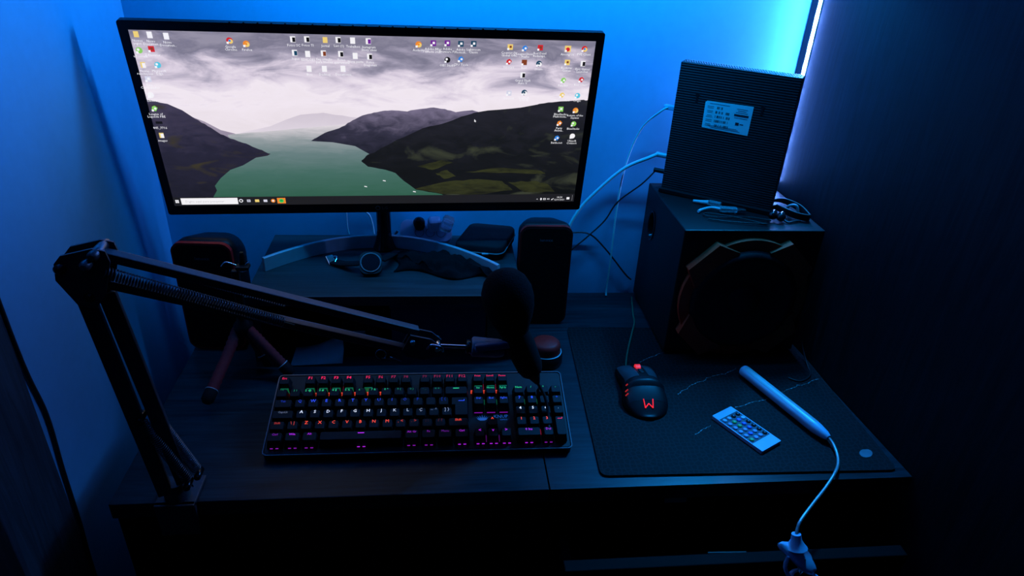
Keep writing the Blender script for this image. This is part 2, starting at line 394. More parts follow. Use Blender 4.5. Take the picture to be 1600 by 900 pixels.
spoly([(-LW, 0), (LW, 0), (LW, LH), (-LW, LH)], 0, 0)
cfar = [(-0.215, 0.129), (-0.1836, 0.1345), (-0.1481, 0.1486), (-0.1178, 0.1604), (-0.0837, 0.1639), (-0.0597, 0.1599), (-0.0385, 0.1558), (-0.0305, 0.1569), (0.0, 0.150), (0.0, 0.137), (-0.0912, 0.1365), (-0.1598, 0.132)]
stri(rough_line(cfar[:9], .0008) + cfar[9:], 1, 3)
lfar = [(-0.30, 0.166), (-0.2815, 0.157), (-0.2615, 0.1478), (-0.2407, 0.1342), (-0.2227, 0.1289), (-0.2046, 0.1225), (-0.1976, 0.1182), (-0.206, 0.1130), (-0.25, 0.1130), (-0.30, 0.13)]
stri(lfar, 2, 2)
lake = [(-0.232, 0.1262), (-0.2055, 0.1295), (-0.1597, 0.1335), (-0.0912, 0.1371), (-0.0431, 0.1461), (-0.01, 0.13), (0.01, 0.0704), (0.06, 0.056), (0.08, 0.0276), (0.14, 0.012), (0.14, 0.006), (-0.30, 0.006), (-0.30, 0.0365), (-0.26, 0.07), (-0.22, 0.09), (-0.19, 0.104), (-0.205, 0.1128)]
stri(lake, 3, 4)
mid = [(-0.1071, 0.1162), (-0.0839, 0.1306), (-0.0615, 0.1384), (-0.0429, 0.1493), (-0.0284, 0.158), (-0.0103, 0.1635), (0.0077, 0.1679), (0.0216, 0.1691), (0.0415, 0.1672), (0.0596, 0.1706), (0.0818, 0.174), (0.1051, 0.1721), (0.1225, 0.1669), (0.1491, 0.1704), (0.18, 0.16)]
stri(rough_line(mid, .0009) + [(0.1107, 0.11), (0.048, 0.085), (-0.0121, 0.09), (-0.0388, 0.1074), (-0.0735, 0.1141)], 4, 5)
lhill = [(-LW, 0.183), (-0.3292, 0.1808), (-0.3087, 0.176), (-0.29, 0.1661), (-0.2786, 0.1549), (-0.2621, 0.1446), (-0.2462, 0.1299), (-0.2289, 0.1203), (-0.2064, 0.1116), (-0.1885, 0.1017), (-0.172, 0.0938)]
stri(rough_line(lhill, .0009) + [(-0.1774, 0.0905), (-0.1956, 0.0871), (-0.2174, 0.0735), (-0.2383, 0.0655), (-0.2557, 0.0506), (-0.2672, 0.0365), (-0.2655, 0.028), (-0.273, 0.0163), (-0.273, 0.006), (-LW, 0.006)], 5, 1)
big = [(-0.0303, 0.0822), (-0.0194, 0.0926), (-0.0057, 0.0984), (0.0279, 0.1188), (0.0693, 0.1391), (0.1104, 0.1504), (0.139, 0.1616), (0.1564, 0.1672), (0.1924, 0.1719), (0.2339, 0.1766), (0.2648, 0.1835), (0.2909, 0.187), (0.3225, 0.1896), (LW, 0.1895)]
shore = [(0.112, 0.012), (0.1009, 0.0172), (0.0572, 0.0264), (0.0382, 0.0426), (0.0238, 0.0584), (0.003, 0.0657), (-0.0207, 0.0705), (-0.0305, 0.0799)]
stri(rough_line(big, .0009) + [(LW, 0.006), (0.112, 0.006)] + rough_line(shore, .0006), 6, 6)
for pts in ([(0.055, 0.028), (0.10, 0.040), (0.15, 0.046), (0.205, 0.042), (0.225, 0.024), (0.16, 0.016), (0.10, 0.018)],
            [(0.215, 0.040), (0.26, 0.042), (0.285, 0.036), (0.30, 0.020), (0.245, 0.020)],
            [(0.06, 0.071), (0.10, 0.083), (0.12, 0.078), (0.085, 0.064)], [(0.09, 0.058), (0.11, 0.064), (0.125, 0.052), (0.105, 0.047)],
            [(0.14, 0.060), (0.20, 0.068), (0.27, 0.062), (0.28, 0.056), (0.20, 0.058)]):
    stri(rough_line(pts + pts[:1], .0012)[:-1], 7, 7)
W_ = pal('white', (.90, .88, .90)); YEL = pal('yellow', (.85, .62, .18)); GRN = pal('green', (.25, .62, .12)); RED = pal('red', (.62, .02, .03))
BLU = pal('blue', (.03, .22, .70)); CYN = pal('cyan', (.10, .55, .72)); PUR = pal('purple', (.16, .02, .30)); NAV = pal('navy', (.01, .06, .12))
DRK = pal('black', (.008, .008, .010)); ORG_ = pal('orange', (.85, .25, .03)); PNK = pal('pale', (.66, .66, .78)); BRN = pal('brown', (.22, .05, .02))
SPOT = pal('spot_green', (.03, .55, .10)); TXT = pal('text', (.93, .92, .95)); GTX = pal('grey_text', (.45, .44, .46))
spoly([(-LW, 0), (LW, 0), (LW, 0.0158), (-LW, 0.0158)], 8, 8)
spoly([(-0.3249, 0.0022), (-0.2361, 0.0022), (-0.2361, 0.0142), (-0.3249, 0.0142)], 9, W_)
def disc(u, v, r, lay, mi, n=14, sy=1.0): spoly([(u+r*math.cos(2*math.pi*k/n), v+r*sy*math.sin(2*math.pi*k/n)) for k in range(n)], lay, mi)
def rect(u, v, w_, h_, lay, mi): spoly([(u-w_/2, v-h_/2), (u+w_/2, v-h_/2), (u+w_/2, v+h_/2), (u-w_/2, v+h_/2)], lay, mi)
def stext(t, u, v, size, mi, align='CENTER'):
    S.mi = mi; S.text(t, size, frame((u, -0.0024, v), (1, 0, 0), (0, -1, 0)), 0, align, 0.82)
for q in (-1, 1):
    for e in (-1, 1): rect(-0.3311+q*0.0014, 0.0083+e*0.0015, 0.0024, 0.0026, 9, TXT)
stext('Digite aqui para pesquisar', -0.318, 0.0083, 0.0058, GTX, 'LEFT')
disc(-0.231, 0.0085, 0.0032, 9, TXT); disc(-0.231, 0.0085, 0.0019, 10, 8)
rect(-0.2188, 0.0083, 0.0055, 0.0045, 9, PNK); rect(-0.2188, 0.0083, 0.004, 0.0012, 10, 8)
rect(-0.2055, 0.0082, 0.0066, 0.005, 9, YEL); rect(-0.1922, 0.008, 0.0060, 0.0046, 9, PNK)
disc(-0.1799, 0.0079, 0.0035, 9, ORG_); disc(-0.1799, 0.0079, 0.0016, 10, W_)
rect(-0.1665, 0.0079, 0.0135, 0.0105, 9, ORG_); disc(-0.1665, 0.0079, 0.0038, 10, SPOT); rect(-0.1665, 0.0083, 0.004, 0.0008, 11, DRK)
spoly([(0.2683, 0.0052), (0.2697, 0.0068), (0.2711, 0.0052), (0.2711, 0.0046), (0.2697, 0.006), (0.2683, 0.0046)], 9, TXT)
disc(0.2766, 0.0058, 0.0016, 9, TXT, 10, 1.5); rect(0.2828, 0.0058, 0.0044, 0.0034, 9, TXT); rect(0.2828, 0.0058, 0.0026, 0.0018, 10, 8)
for q in (0, 1): spoly([(0.2872+q*0.0025, 0.0058), (0.289+q*0.0025, 0.0074), (0.289+q*0.0025, 0.0042)], 9, TXT)
spoly([(0.2955, 0.0042), (0.2965, 0.0038), (0.2995, 0.0066), (0.2987, 0.0074)], 9, TXT); disc(0.2962, 0.0046, 0.0011, 10, TXT)
stext('18:34', 0.3095, 0.0094, 0.0046, TXT); stext('12/01/2021', 0.3095, 0.0046, 0.0042, TXT)
rect(0.3255, 0.0068, 0.0052, 0.0044, 9, TXT); rect(0.3330, 0.0078, 0.0003, 0.0112, 9, GTX)
spoly([(0.1527, 0.1553), (0.1527, 0.1507), (0.1537, 0.1516), (0.1544, 0.1502), (0.1551, 0.1506), (0.1545, 0.1519), (0.1558, 0.1519)], 9, TXT)
for u, v in ((-0.0271, 0.0333), (0.0042, 0.0441), (0.0539, 0.0227)): spoly([(u-.002, v), (u+.003, v-.001), (u+.0025, v+.0006), (u-.0015, v+.0014)], 9, TXT)
icons = [(-0.3273, 0.2784, YEL, 'f', 'Novos\njogos..'), (-0.3097, 0.2779, W_, 'd', 'Novo\nDocumen..'), (-0.288, 0.2767, W_, 'd', 'Novo\nDocumen..'), (-0.3286, 0.2559, GRN, 'c', 'uTorrent'), (-0.3119, 0.2581, RED, 's', 'Z.Elevator'),
 (-0.3286, 0.2348, YEL, 'f', 'Novas\nresoluções'), (-0.3086, 0.2352, CYN, 'c', 'Microsoft\nEdge'), (-0.3266, 0.214, PNK, 's', 'Este\nComputador'), (-0.3289, 0.1897, W_, 'c', 'Lixeira'), (-0.3284, 0.1688, GRN, 'm', 'League of\nLegends PBE'),
 (-0.3273, 0.1463, DRK, 'w', '845_7716'), (-0.3284, 0.1253, YEL, 'f', 'images'), (-0.2035, 0.2725, RED, 'r', 'Google\nChrome'), (-0.1813, 0.2684, ORG_, 'r', 'Firefox'), (-0.1152, 0.2764, DRK, 'p', 'Fotos SC'), (-0.0954, 0.2769, DRK, 'p', 'Fotos TI'),
 (-0.0701, 0.2766, YEL, 'f', 'Jornal'), (-0.051, 0.2771, DRK, 'p', 'Lari (1)'), (-0.0308, 0.2766, W_, 'd', 'Trabalhos'), (-0.0078, 0.2763, PUR, 'p', 'Instagram\nStory ideas'), (-0.1149, 0.2569, NAV, 'p', 'logos'), (-0.0969, 0.2555, W_, 'd', 'EDIÇÕES'),
 (-0.0738, 0.2569, BRN, 'p', 'Exportação\npara Stories'), (-0.049, 0.2565, DRK, 'p', 'Fotos\nquarentena'), (-0.0287, 0.2541, W_, 'd', 'Nova pasta'), (-0.0072, 0.2535, DRK, 'p', 'Fotos\nDiagonais'), (-0.0974, 0.2334, W_, 'd', 'Bios'), (-0.0751, 0.2338, W_, 'd', 'Desktop'), (-0.0479, 0.2343, W_, 'd', 'Documents'),
 (0.0651, 0.2733, ORG_, 'r', 'Audacity'), (0.087, 0.2757, PUR, 's', 'Adobe After\nEffects 2020'), (0.108, 0.2762, PUR, 's', 'Adobe\nPremiere P..'), (0.1282, 0.2757, NAV, 's', 'Adobe\nPhotosh..'), (0.1475, 0.2762, NAV, 's', 'Lightroom\nClassic'), (0.1083, 0.2511, DRK, 'c', 'OBS Studio'), (0.1287, 0.2525, BLU, 'm', 'CPU Tools'),
 (0.2034, 0.2726, YEL, 's', 'Counter-Str..\nGlobal Offe..'), (0.2262, 0.2712, BLU, 'm', 'LeagueClient\n- Atalho'), (0.25, 0.2727, RED, 's', 'Red Dead\nRedempt..'), (0.2934, 0.2718, YEL, 'a', 'Among Us'), (0.3197, 0.2723, RED, 'r', 'PVE Client'), (0.2029, 0.25, RED, 'm', 'Valorant'), (0.227, 0.2495, BRN, 's', 'Rust'), (0.2503, 0.248, NAV, 'r', 'Steam'),
 (0.2949, 0.2508, YEL, 's', 'Rockstar\nGames'), (0.3208, 0.2493, DRK, 'p', 'Epic Games\nLauncher'), (0.2266, 0.2293, DRK, 'p', 'Grand Theft\nAuto V'), (0.2921, 0.2221, GRN, 'm', 'Paladins'), (0.3211, 0.2236, RED, 'm', 'Riot Client'), (0.2062, 0.1998, PNK, 's', 'Discord'), (0.2309, 0.2012, NAV, 'r', 'Logitech\nG HUB'),
 (0.2928, 0.1978, YEL, 'm', 'Overcooked'), (0.3183, 0.1971, CYN, 'c', 'Origin'), (0.2934, 0.1739, GRN, 's', 'BlueStacks\nMulti-Insta..'), (0.3183, 0.172, ORG_, 'r', 'Return of the\nSayians'), (0.294, 0.1495, ORG_, 'm', 'Party\nAnima..'), (0.318, 0.1485, GRN, 'c', 'BlueStacks'), (0.2926, 0.1231, BLU, 'm', 'Battle.net'), (0.3186, 0.1267, W_, 'c', 'Ubisoft\nConnect')]
for u, v, c, kd, t in icons:
    if kd == 'f': rect(u, v, 0.0066, 0.0084, 9, YEL); rect(u+0.001, v-0.0006, 0.0044, 0.007, 10, W_ if random.random() < .4 else YEL)
    elif kd == 'd': rect(u, v, 0.0070, 0.0092, 9, W_)
    elif kd == 'p': rect(u-0.0004, v, 0.0074, 0.0088, 9, W_); rect(u+0.001, v-0.0004, 0.0042, 0.0066, 10, c)
    elif kd == 'c': disc(u, v, 0.0045, 9, c); disc(u-0.0012, v+0.001, 0.0018, 10, W_)
    elif kd == 'r': disc(u, v, 0.0047, 9, c); disc(u+0.0012, v-0.001, 0.0033, 10, YEL if c in (RED, ORG_) else W_); disc(u, v, 0.0017, 11, BLU if c == RED else c)
    elif kd == 's': rect(u, v, 0.0082, 0.0084, 9, c); rect(u+0.0006, v+0.0004, 0.0034, 0.0034, 10, W_ if c in (PUR, NAV, PNK, GRN) else BRN)
    elif kd == 'a': rect(u, v, 0.0096, 0.0096, 9, c); disc(u, v-.0008, 0.0032, 10, RED)
    elif kd == 'w': rect(u, v, 0.0096, 0.004, 9, c)
    elif kd == 'm': spoly([(u-.0045, v-.002), (u+.001, v-.0045), (u+.0045, v+.001), (u+.001, v+.0045), (u-.003, v+.003)], 9, c); disc(u+.001, v, .0017, 10, W_)
    if kd in 'crsma': rect(u-0.0030, v-0.0030, 0.0030, 0.0030, 12, TXT)
    stext(t, u, v-0.0084-(0.0022 if '\n' in t else 0), 0.0050, TXT)
S.make('screen', smats, hs, 'lit display with a mountain lake picture, desktop symbols and a taskbar', org=(0, 0, 0))
bz = B(); bz.prism([(x, y+0.1395) for x, y in rrect(0.7005, 0.3155, 0.004, 3)], 0.0004, frame((0, 0.0006, 0), (1, 0, 0), (0, -1, 0)))
lg = B(); lg.torus((0, 0, 0), 0.0036, 0.0005, frame((-0.0085, -0.0006, -0.0093), (1, 0, 0), (0, -1, 0)), 20, 5)
lg.text('LG', 0.0085, frame((0.0035, -0.0007, -0.0093), (1, 0, 0), (0, -1, 0)), 0.0001)
bz.bm.free()
lg.make('maker_logo', GREYINK, hs, org=(0, 0, 0))
# stand
nb = B()
for z0, z1, w0, w1 in ((0.1345, 0.30, 0.030, 0.030),):
    nb.tube([(-0.150, -0.062, 0.140), (-0.150, -0.056, 0.18), (-0.151, -0.050, 0.24), (-0.153, -0.052, 0.32)], 0.013, 16)
nb.lathe((-0.150, -0.062, 0.1335), (-0.150, -0.060, 0.165), [(0, 0.021), (0.25, 0.018), (0.6, 0.0145), (1, 0.013)], 20)
nb.box((-0.153, -0.064, 0.32), (0.07, 0.03, 0.07), rot=(tilt, 0, yaw), bev=0.004)
nb.make('stand_neck', BLKG, mon)
ab = B(); top = []
for i in range(41):
    t = i/40; x = -0.347 + 0.400*t; s_ = (t-0.47)/0.53
    y = -0.058 - 0.122*(abs(s_)**2.05)
    top.append(Vector((x, y, 0)))
vs_ = []; fs = []
for i, p in enumerate(top):
    t = (top[min(i+1, 40)] - top[max(i-1, 0)]).normalized(); nn = Vector((-t.y, t.x, 0))
    for (o, z) in ((-0.0032, ZR), (0.0032, ZR), (0.0032, ZR+0.024), (0.0022, ZR+0.025), (-0.0022, ZR+0.025), (-0.0032, ZR+0.024)): vs_.append(p + nn*o + Vector((0, 0, z)))
for i in range(40):
    for k in range(6): fs.append((i*6+k, i*6+(k+1) % 6, (i+1)*6+(k+1) % 6, (i+1)*6+k))
fs += [tuple(range(6)), tuple(range(240, 246))]
ab.raw(vs_, fs).make('stand_base', SILVER, mon, 'silver arc-shaped stand foot')

# ---------------------------------------------------------------- keyboard
U = 0.01905
KT = 0.2312
kb = thing('keyboard', 'black mechanical keyboard with rainbow backlit letters', 'keyboard', (-0.2913, -0.4682, 0.0018), (KT, 0, -0.0054), local=True)
cs = B(); cs.prism([(x+0.2150, y+0.0635) for x, y in rrect(0.438, 0.145, 0.006, 4)], 0.011, Matrix.Translation((0, 0, 0)))
cs.prism([(x+0.2150, y+0.0635) for x, y in rrect(0.434, 0.141, 0.005, 4)], 0.0016, Matrix.Translation((0, 0, 0.011)))
cs.make('case', BLK, kb, org=(0, 0, 0))
rim = B(); o_ = [(x+0.2150, y+0.0635) for x, y in rrect(0.440, 0.147, 0.007, 5)]; i_ = [(x+0.2150, y+0.0635) for x, y in rrect(0.4370, 0.144, 0.0055, 5)]
n = len(o_); vs_ = [(x, y, 0.0100) for x, y in o_] + [(x, y, 0.0132) for x, y in o_] + [(x, y, 0.0132) for x, y in i_] + [(x, y, 0.0100) for x, y in i_]
fs = []
for i in range(n):
    j = (i+1) % n
    for a, b_ in ((0, 1), (1, 2), (2, 3), (3, 0)): fs.append((a*n+i, a*n+j, b_*n+j, b_*n+i))
rim.raw(vs_, fs).make('case_rim', mat('satin_grey_rim', (0.10, 0.10, 0.11), 0.3, 0.4), kb, org=(0, 0, 0))
for u in (0.05, 0.38): B().box((u, 0.122, -0.0135), (0.03, 0.008, 0.0275), bev=0.001).make('folding_foot', BLKM, kb, org=(0, 0, 0))
LEGM = {}
def legmat(col, s):
    k = (col, s)
    if k not in LEGM: LEGM[k] = glow('key_light_%d' % len(LEGM), KC[col], s*1.3)
    return LEGM[k]
KC = {'red': (1.0, 0.015, 0.10), 'green': (0.03, 0.85, 0.28), 'blue': (0.03, 0.09, 1.0), 'white': (0.75, 0.80, 0.95), 'orange': (1.0, 0.07, 0.03), 'purple': (0.50, 0.02, 0.85)}
KEYM = mat('black_keycap', (0.007, 0.007, 0.009), 0.55, spec=0.2)
def keymesh(w_, d_):
    b = bmesh.new(); z0, z1 = 0.0155, 0.0295
    W1, D1 = w_*U-0.0012, d_*U-0.0012; W2, D2 = W1-0.0050, D1-0.0046
    P = []
    for (ww, dd, zz, oy, rr_) in ((W1, D1, z0, 0, .0012), (W2+0.0006, D2+0.0006, z1-0.0010, 0.0006, .002), (W2-.0006, D2-.0006, z1, 0.0006, .002)):
        P.append([b.verts.new((x, y+oy, zz)) for x, y in rrect(ww, dd, rr_, 3)])
    m_ = len(P[0])
    for a, c in ((0, 1), (1, 2)):
        for i in range(m_):
            f = b.faces.new((P[a][i], P[a][(i+1) % m_], P[c][(i+1) % m_], P[c][i])); f.smooth = (a == 1)
    b.faces.new(P[2]); b.faces.new(list(reversed(P[0])))
    me = bpy.data.meshes.new('keycap'); b.to_mesh(me); b.free(); me.materials.append(KEYM); return me
KM = {}
def key(u, row, w_, d_, txt, col, s, name='key', ls=0.0074):
    k = (w_, d_)
    if k not in KM: KM[k] = keymesh(w_, d_)
    o = bpy.data.objects.new(name, KM[k]); COL.objects.link(o); o.parent = kb
    o.location = ((u+w_/2)*U, (row+d_/2)*U, {0: -.001, 1: -.0005, 2: 0, 3: .0008, 4: .002}.get(int(row), .002))
    ORG[o.name] = Vector()
    if txt:
        b = B(); yy = (d_/2-0.5)*U + 0.22*U
        if txt == '<-' : b.prism([(-.0035, -.0005), (.0030, -.0005), (.0030, .0016), (.0036, .0016), (.0036, -.0011), (-.0035, -.0011)], 0.0001, Matrix.Translation((0, yy, .0296)))
        elif txt == '-bar': b.prism([(-.0045, -.0006), (.0045, -.0006), (.0045, .0006), (-.0045, .0006)], 0.0001, Matrix.Translation((0, yy, .0296)))
        else: b.text(txt, ls, Matrix.Translation((0, yy, 0.0297)), 0.00006)
        l = b.make('legend', legmat(col, s), o, org=(0, 0, 0))
    return o
R5 = 5.25
key(0, R5, 1, 1, 'Esc', 'red', 0.8, ls=.0055)
fu = [2, 3, 4, 5, 6.5, 7.5, 8.5, 9.5, 11, 12, 13, 14]
fs_ = [.9, .9, .9, .9, .7, .5, .35, .15, .12, .25, .35, .5]
for i, (u, s_) in enumerate(zip(fu, fs_)): key(u, R5, 1, 1, 'F%d' % (i+1), 'red', s_)
for u, t in ((15.25, 'Print'), (16.25, 'Scroll'), (17.25, 'Pause')): key(u, R5, 1, 1, t, 'red', 0.8, ls=.0048)
numr = ["' \"", '1 !', '2 @', '3 #', '4 $', '5 %', '6 ¨', '7 &', '8 *', '9 (', '0 )', '- _', '= +']
ns_ = [.3, .3, .55, .6, .6, .5, .35, .4, .35, .2, .15, .05, .2]
for i, t in enumerate(numr): key(i, 4, 1, 1, t, 'green', ns_[i], ls=.0052)
key(13, 4, 2, 1, '-bar', 'green', .6, 'backspace_key')
key(0, 3, 1.5, 1, 'Tab', 'blue', .25, 'tab_key', .005)
qs = [.35, .8, .8, .8, .8, .7, .55, .4, .3, .15, .06, .08]
for i, t in enumerate(['Q', 'W', 'E', 'R', 'T', 'Y', 'U', 'I', 'O', 'P', '´ `', '[ {']): key(1.5+i, 3, 1, 1, t, 'blue', qs[i])
# ISO enter
eb = B(); x0 = 13.5*U+.0006; x1 = 15*U-.0006; xs = 13.75*U+.0006; y0 = 2*U+.0006; ym = 3*U+.0006; y1 = 4*U-.0006
def enter_ring(i, z): return [(xs+i, y0+i, z), (x1-i, y0+i, z), (x1-i, y1-i, z), (x0+i, y1-i, z), (x0+i, ym+i, z), (xs+i, ym+i, z)]
vs_ = enter_ring(0, .0155) + enter_ring(.0025, .0302)
eb.raw(vs_, [(0, 1, 2, 3, 4, 5)] + [(k, (k+1) % 6, 6+(k+1) % 6, 6+k) for k in range(6)] + [(6, 7, 8, 11), (8, 9, 10, 11)])
ek = eb.make('enter_key', KEYM, kb, org=(0, 0, 0))
B().prism([(-.0045, -.0005), (.0038, -.0005), (.0038, .0018), (.0045, .0018), (.0045, -.0012), (-.0045, -.0012)], 0.0001, Matrix.Translation((14.4*U, 3.55*U, .0304))).make('legend', legmat('blue', .9), ek, org=(0, 0, 0))
key(0, 2, 1.75, 1, 'CapsLk', 'white', .12, 'caps_lock_key', .0046)
hs_ = [.9, .9, .9, .9, .9, .85, .8, .55, .45, .25, .08, .25]
for i, t in enumerate(['A', 'S', 'D', 'F', 'G', 'H', 'J', 'K', 'L', 'Ç', '~ ^', '] }']): key(1.75+i, 2, 1, 1, t, 'white', hs_[i])
key(0, 1, 1.25, 1, 'Shift', 'orange', .35, 'shift_key', .005)
zs_ = [.5, .9, .95, .95, .95, .95, .9, .8, .45, .3, .05, .08]
for i, t in enumerate(['\\ |', 'Z', 'X', 'C', 'V', 'B', 'N', 'M', ', <', '. >', '; :', '/ ?']): key(1.25+i, 1, 1, 1, t, 'orange', zs_[i])
key(13.25, 1, 1.75, 1, 'Shift', 'orange', .85, 'shift_key', .0055)
for u, w_, t, s_ in ((0, 1.25, 'Ctrl', .3), (1.25, 1.25, 'Win', .9), (2.5, 1.25, 'Alt', .6), (10, 1.25, 'Alt Gr', .45), (11.25, 1.25, 'Fn', .3), (12.5, 1.25, 'Menu', .2), (13.75, 1.25, 'Ctrl', .7)): key(u, 0, w_, 1, t, 'purple', s_, 'modifier_key', .0050)
key(3.75, 0, 6.25, 1, '-bar', 'purple', .9, 'space_bar')
for (u, a), (r_, c, s_) in [((15.25+i, t), rr_) for rr_, ts in (((4, 'green', .6), ('Ins', 'Home', 'PgUp')), ((3, 'blue', .75), ('Del', 'End', 'PgDn'))) for i, t in enumerate(ts)]:
    key(u, r_, 1, 1, a, c, s_, ls=.0046)
key(16.25, 1, 1, 1, '^', 'orange', .9, 'arrow_key', .009)
for u, t in ((15.25, '<'), (16.25, 'v'), (17.25, '>')): key(u, 0, 1, 1, t, 'purple', .8, 'arrow_key')
for i, t in enumerate(['Num', '/', '*', '-']): key(18.5+i, 4, 1, 1, t, 'green', .6, ls=.0052)
for i, t in enumerate(['7', '8', '9', '+']): key(18.5+i, 3, 1, 1, t, 'blue', .8 if i < 3 else .3)
for i, t in enumerate(['4', '5', '6', '.']): key(18.5+i, 2, 1, 1, t, 'white', 1.0, ls=.0072)
for i, t in enumerate(['1', '2', '3']): key(18.5+i, 1, 1, 1, t, 'orange', 1.0, ls=.0072)
key(21.5, 0, 1, 2, '<-', 'red', .9, 'numpad_enter_key')
key(18.5, 0, 2, 1, '0 Ins', 'purple', .9, 'numpad_zero_key', .0055)
key(20.5, 0, 1, 1, 'Del', 'purple', .6, ls=.0055)
# glowing boxes standing in for LED light spilled on plate and key fronts
GL = {}
def leak(pts, col, s_, name='leak_glow', h=0.0008, z=0.0131):
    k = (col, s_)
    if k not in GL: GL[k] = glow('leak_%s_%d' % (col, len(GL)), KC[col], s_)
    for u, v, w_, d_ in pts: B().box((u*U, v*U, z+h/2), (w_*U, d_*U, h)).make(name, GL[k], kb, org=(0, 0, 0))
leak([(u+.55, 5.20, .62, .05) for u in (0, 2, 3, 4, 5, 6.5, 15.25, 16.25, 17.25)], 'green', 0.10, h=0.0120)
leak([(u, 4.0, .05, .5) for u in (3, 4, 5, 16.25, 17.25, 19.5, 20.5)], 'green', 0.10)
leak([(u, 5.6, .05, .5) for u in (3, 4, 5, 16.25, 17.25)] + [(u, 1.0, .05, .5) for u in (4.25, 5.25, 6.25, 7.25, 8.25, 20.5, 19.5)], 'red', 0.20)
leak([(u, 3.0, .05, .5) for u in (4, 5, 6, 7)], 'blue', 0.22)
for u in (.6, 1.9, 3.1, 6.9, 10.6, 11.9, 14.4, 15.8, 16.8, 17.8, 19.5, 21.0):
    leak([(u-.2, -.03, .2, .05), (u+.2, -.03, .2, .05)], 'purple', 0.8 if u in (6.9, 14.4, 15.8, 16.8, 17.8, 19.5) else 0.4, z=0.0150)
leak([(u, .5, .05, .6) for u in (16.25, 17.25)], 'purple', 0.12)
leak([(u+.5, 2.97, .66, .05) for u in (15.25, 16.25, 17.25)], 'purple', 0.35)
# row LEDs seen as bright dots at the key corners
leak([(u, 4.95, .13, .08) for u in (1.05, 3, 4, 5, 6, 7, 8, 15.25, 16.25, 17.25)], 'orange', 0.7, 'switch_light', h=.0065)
# logo block between the navigation keys
lo = B(); cx_, cy_ = 16.03*U, 2.52*U
for k in range(-3, 4):
    a = k*0.36; r_ = 0.0085 - abs(k)*0.0004
    tip = (cx_+math.sin(a)*r_*1.35, cy_+math.cos(a)*r_*0.95 - 0.003); wd2 = 0.0014
    bx = cx_+k*0.0016
    lo.prism([(bx-wd2, cy_-0.0036), (bx+wd2, cy_-0.0036), tip], 0.0002, Matrix.Translation((0, 0, .0127)))
lo.prism([(cx_-.007, cy_-.0034), (cx_-.003, cy_-.0055), (cx_+.003, cy_-.0055), (cx_+.007, cy_-.0034)], 0.0002, Matrix.Translation((0, 0, .0127)))
lo.text('KNUP', 0.0082, Matrix.Translation((17.50*U, 2.58*U, 0.0129)), 0.00008)
lo.text('GAMING', 0.0028, Matrix.Translation((17.70*U, 2.27*U, 0.0129)), 0.00008)
lo.make('maker_logo', glow('logo_blue', (0.02, 0.13, 0.55), 0.55), kb, org=(0, 0, 0))
B().cyl((19.0*U, 5.35*U, .0126), (19.0*U, 5.35*U, .0132), .0011, n=10).make('indicator_light', glow('indicator_white', (.8, .85, 1), 1.2), kb, org=(0, 0, 0))
B().box((21.0*U, 5.35*U, .0128), (.008, .0012, .0006)).make('indicator_light', glow('indicator_dim', (.03, .06, .16), .6), kb, org=(0, 0, 0))

# ---------------------------------------------------------------- mouse pad
def padmat():
    m = bpy.data.materials.new('hex_print_cloth'); m.use_nodes = True; N, L = nt(m); b = N['Principled BSDF']
    b.inputs['Roughness'].default_value = 0.75; b.inputs['Specular IOR Level'].default_value = 0.2
    tc = N.new('ShaderNodeTexCoord'); vo = N.new('ShaderNodeTexVoronoi'); vo.feature = 'DISTANCE_TO_EDGE'; vo.inputs['Scale'].default_value = 125; vo.inputs['Randomness'].default_value = 0.65
    L.new(tc.outputs['Object'], vo.inputs['Vector'])
    r = N.new('ShaderNodeValToRGB'); r.color_ramp.elements[0].position = 0.05; r.color_ramp.elements[1].position = 0.14
    r.color_ramp.elements[0].color = (0.010, 0.010, 0.012, 1); r.color_ramp.elements[1].color = (0.002, 0.002, 0.0026, 1)
    L.new(vo.outputs['Distance'], r.inputs[0]); L.new(r.outputs[0], b.inputs['Base Color'])
    no = N.new('ShaderNodeTexNoise'); no.inputs['Scale'].default_value = 900; L.new(tc.outputs['Object'], no.inputs['Vector'])
    bp = N.new('ShaderNodeBump'); bp.inputs['Strength'].default_value = 0.3; bp.inputs['Distance'].default_value = 0.0004
    L.new(no.outputs['Fac'], bp.inputs['Height']); L.new(bp.outputs[0], b.inputs['Normal'])
    return m
pad = thing('mouse_pad', 'large black mouse pad with hexagon print covering the right of the desk', 'mouse pad', (0.4, -0.34, 0))
padpoly = []
c4 = [(0.176, -0.531), (0.617, -0.539), (0.614, -0.155), (0.192, -0.139)]
for i in range(4):
    p = Vector(c4[i]); a = (Vector(c4[i-1])-p).normalized(); b_ = (Vector(c4[(i+1) % 4])-p).normalized(); r_ = 0.012
    for k in range(6):
        t = k/5; padpoly.append(tuple((p + a*r_*(1-t)**2 + b_*r_*t**2)))
B().prism(padpoly, 0.003, Matrix.Translation((0, 0, 0.0002))).make('pad', padmat(), pad)
ZP = 0.0032
lk = B()
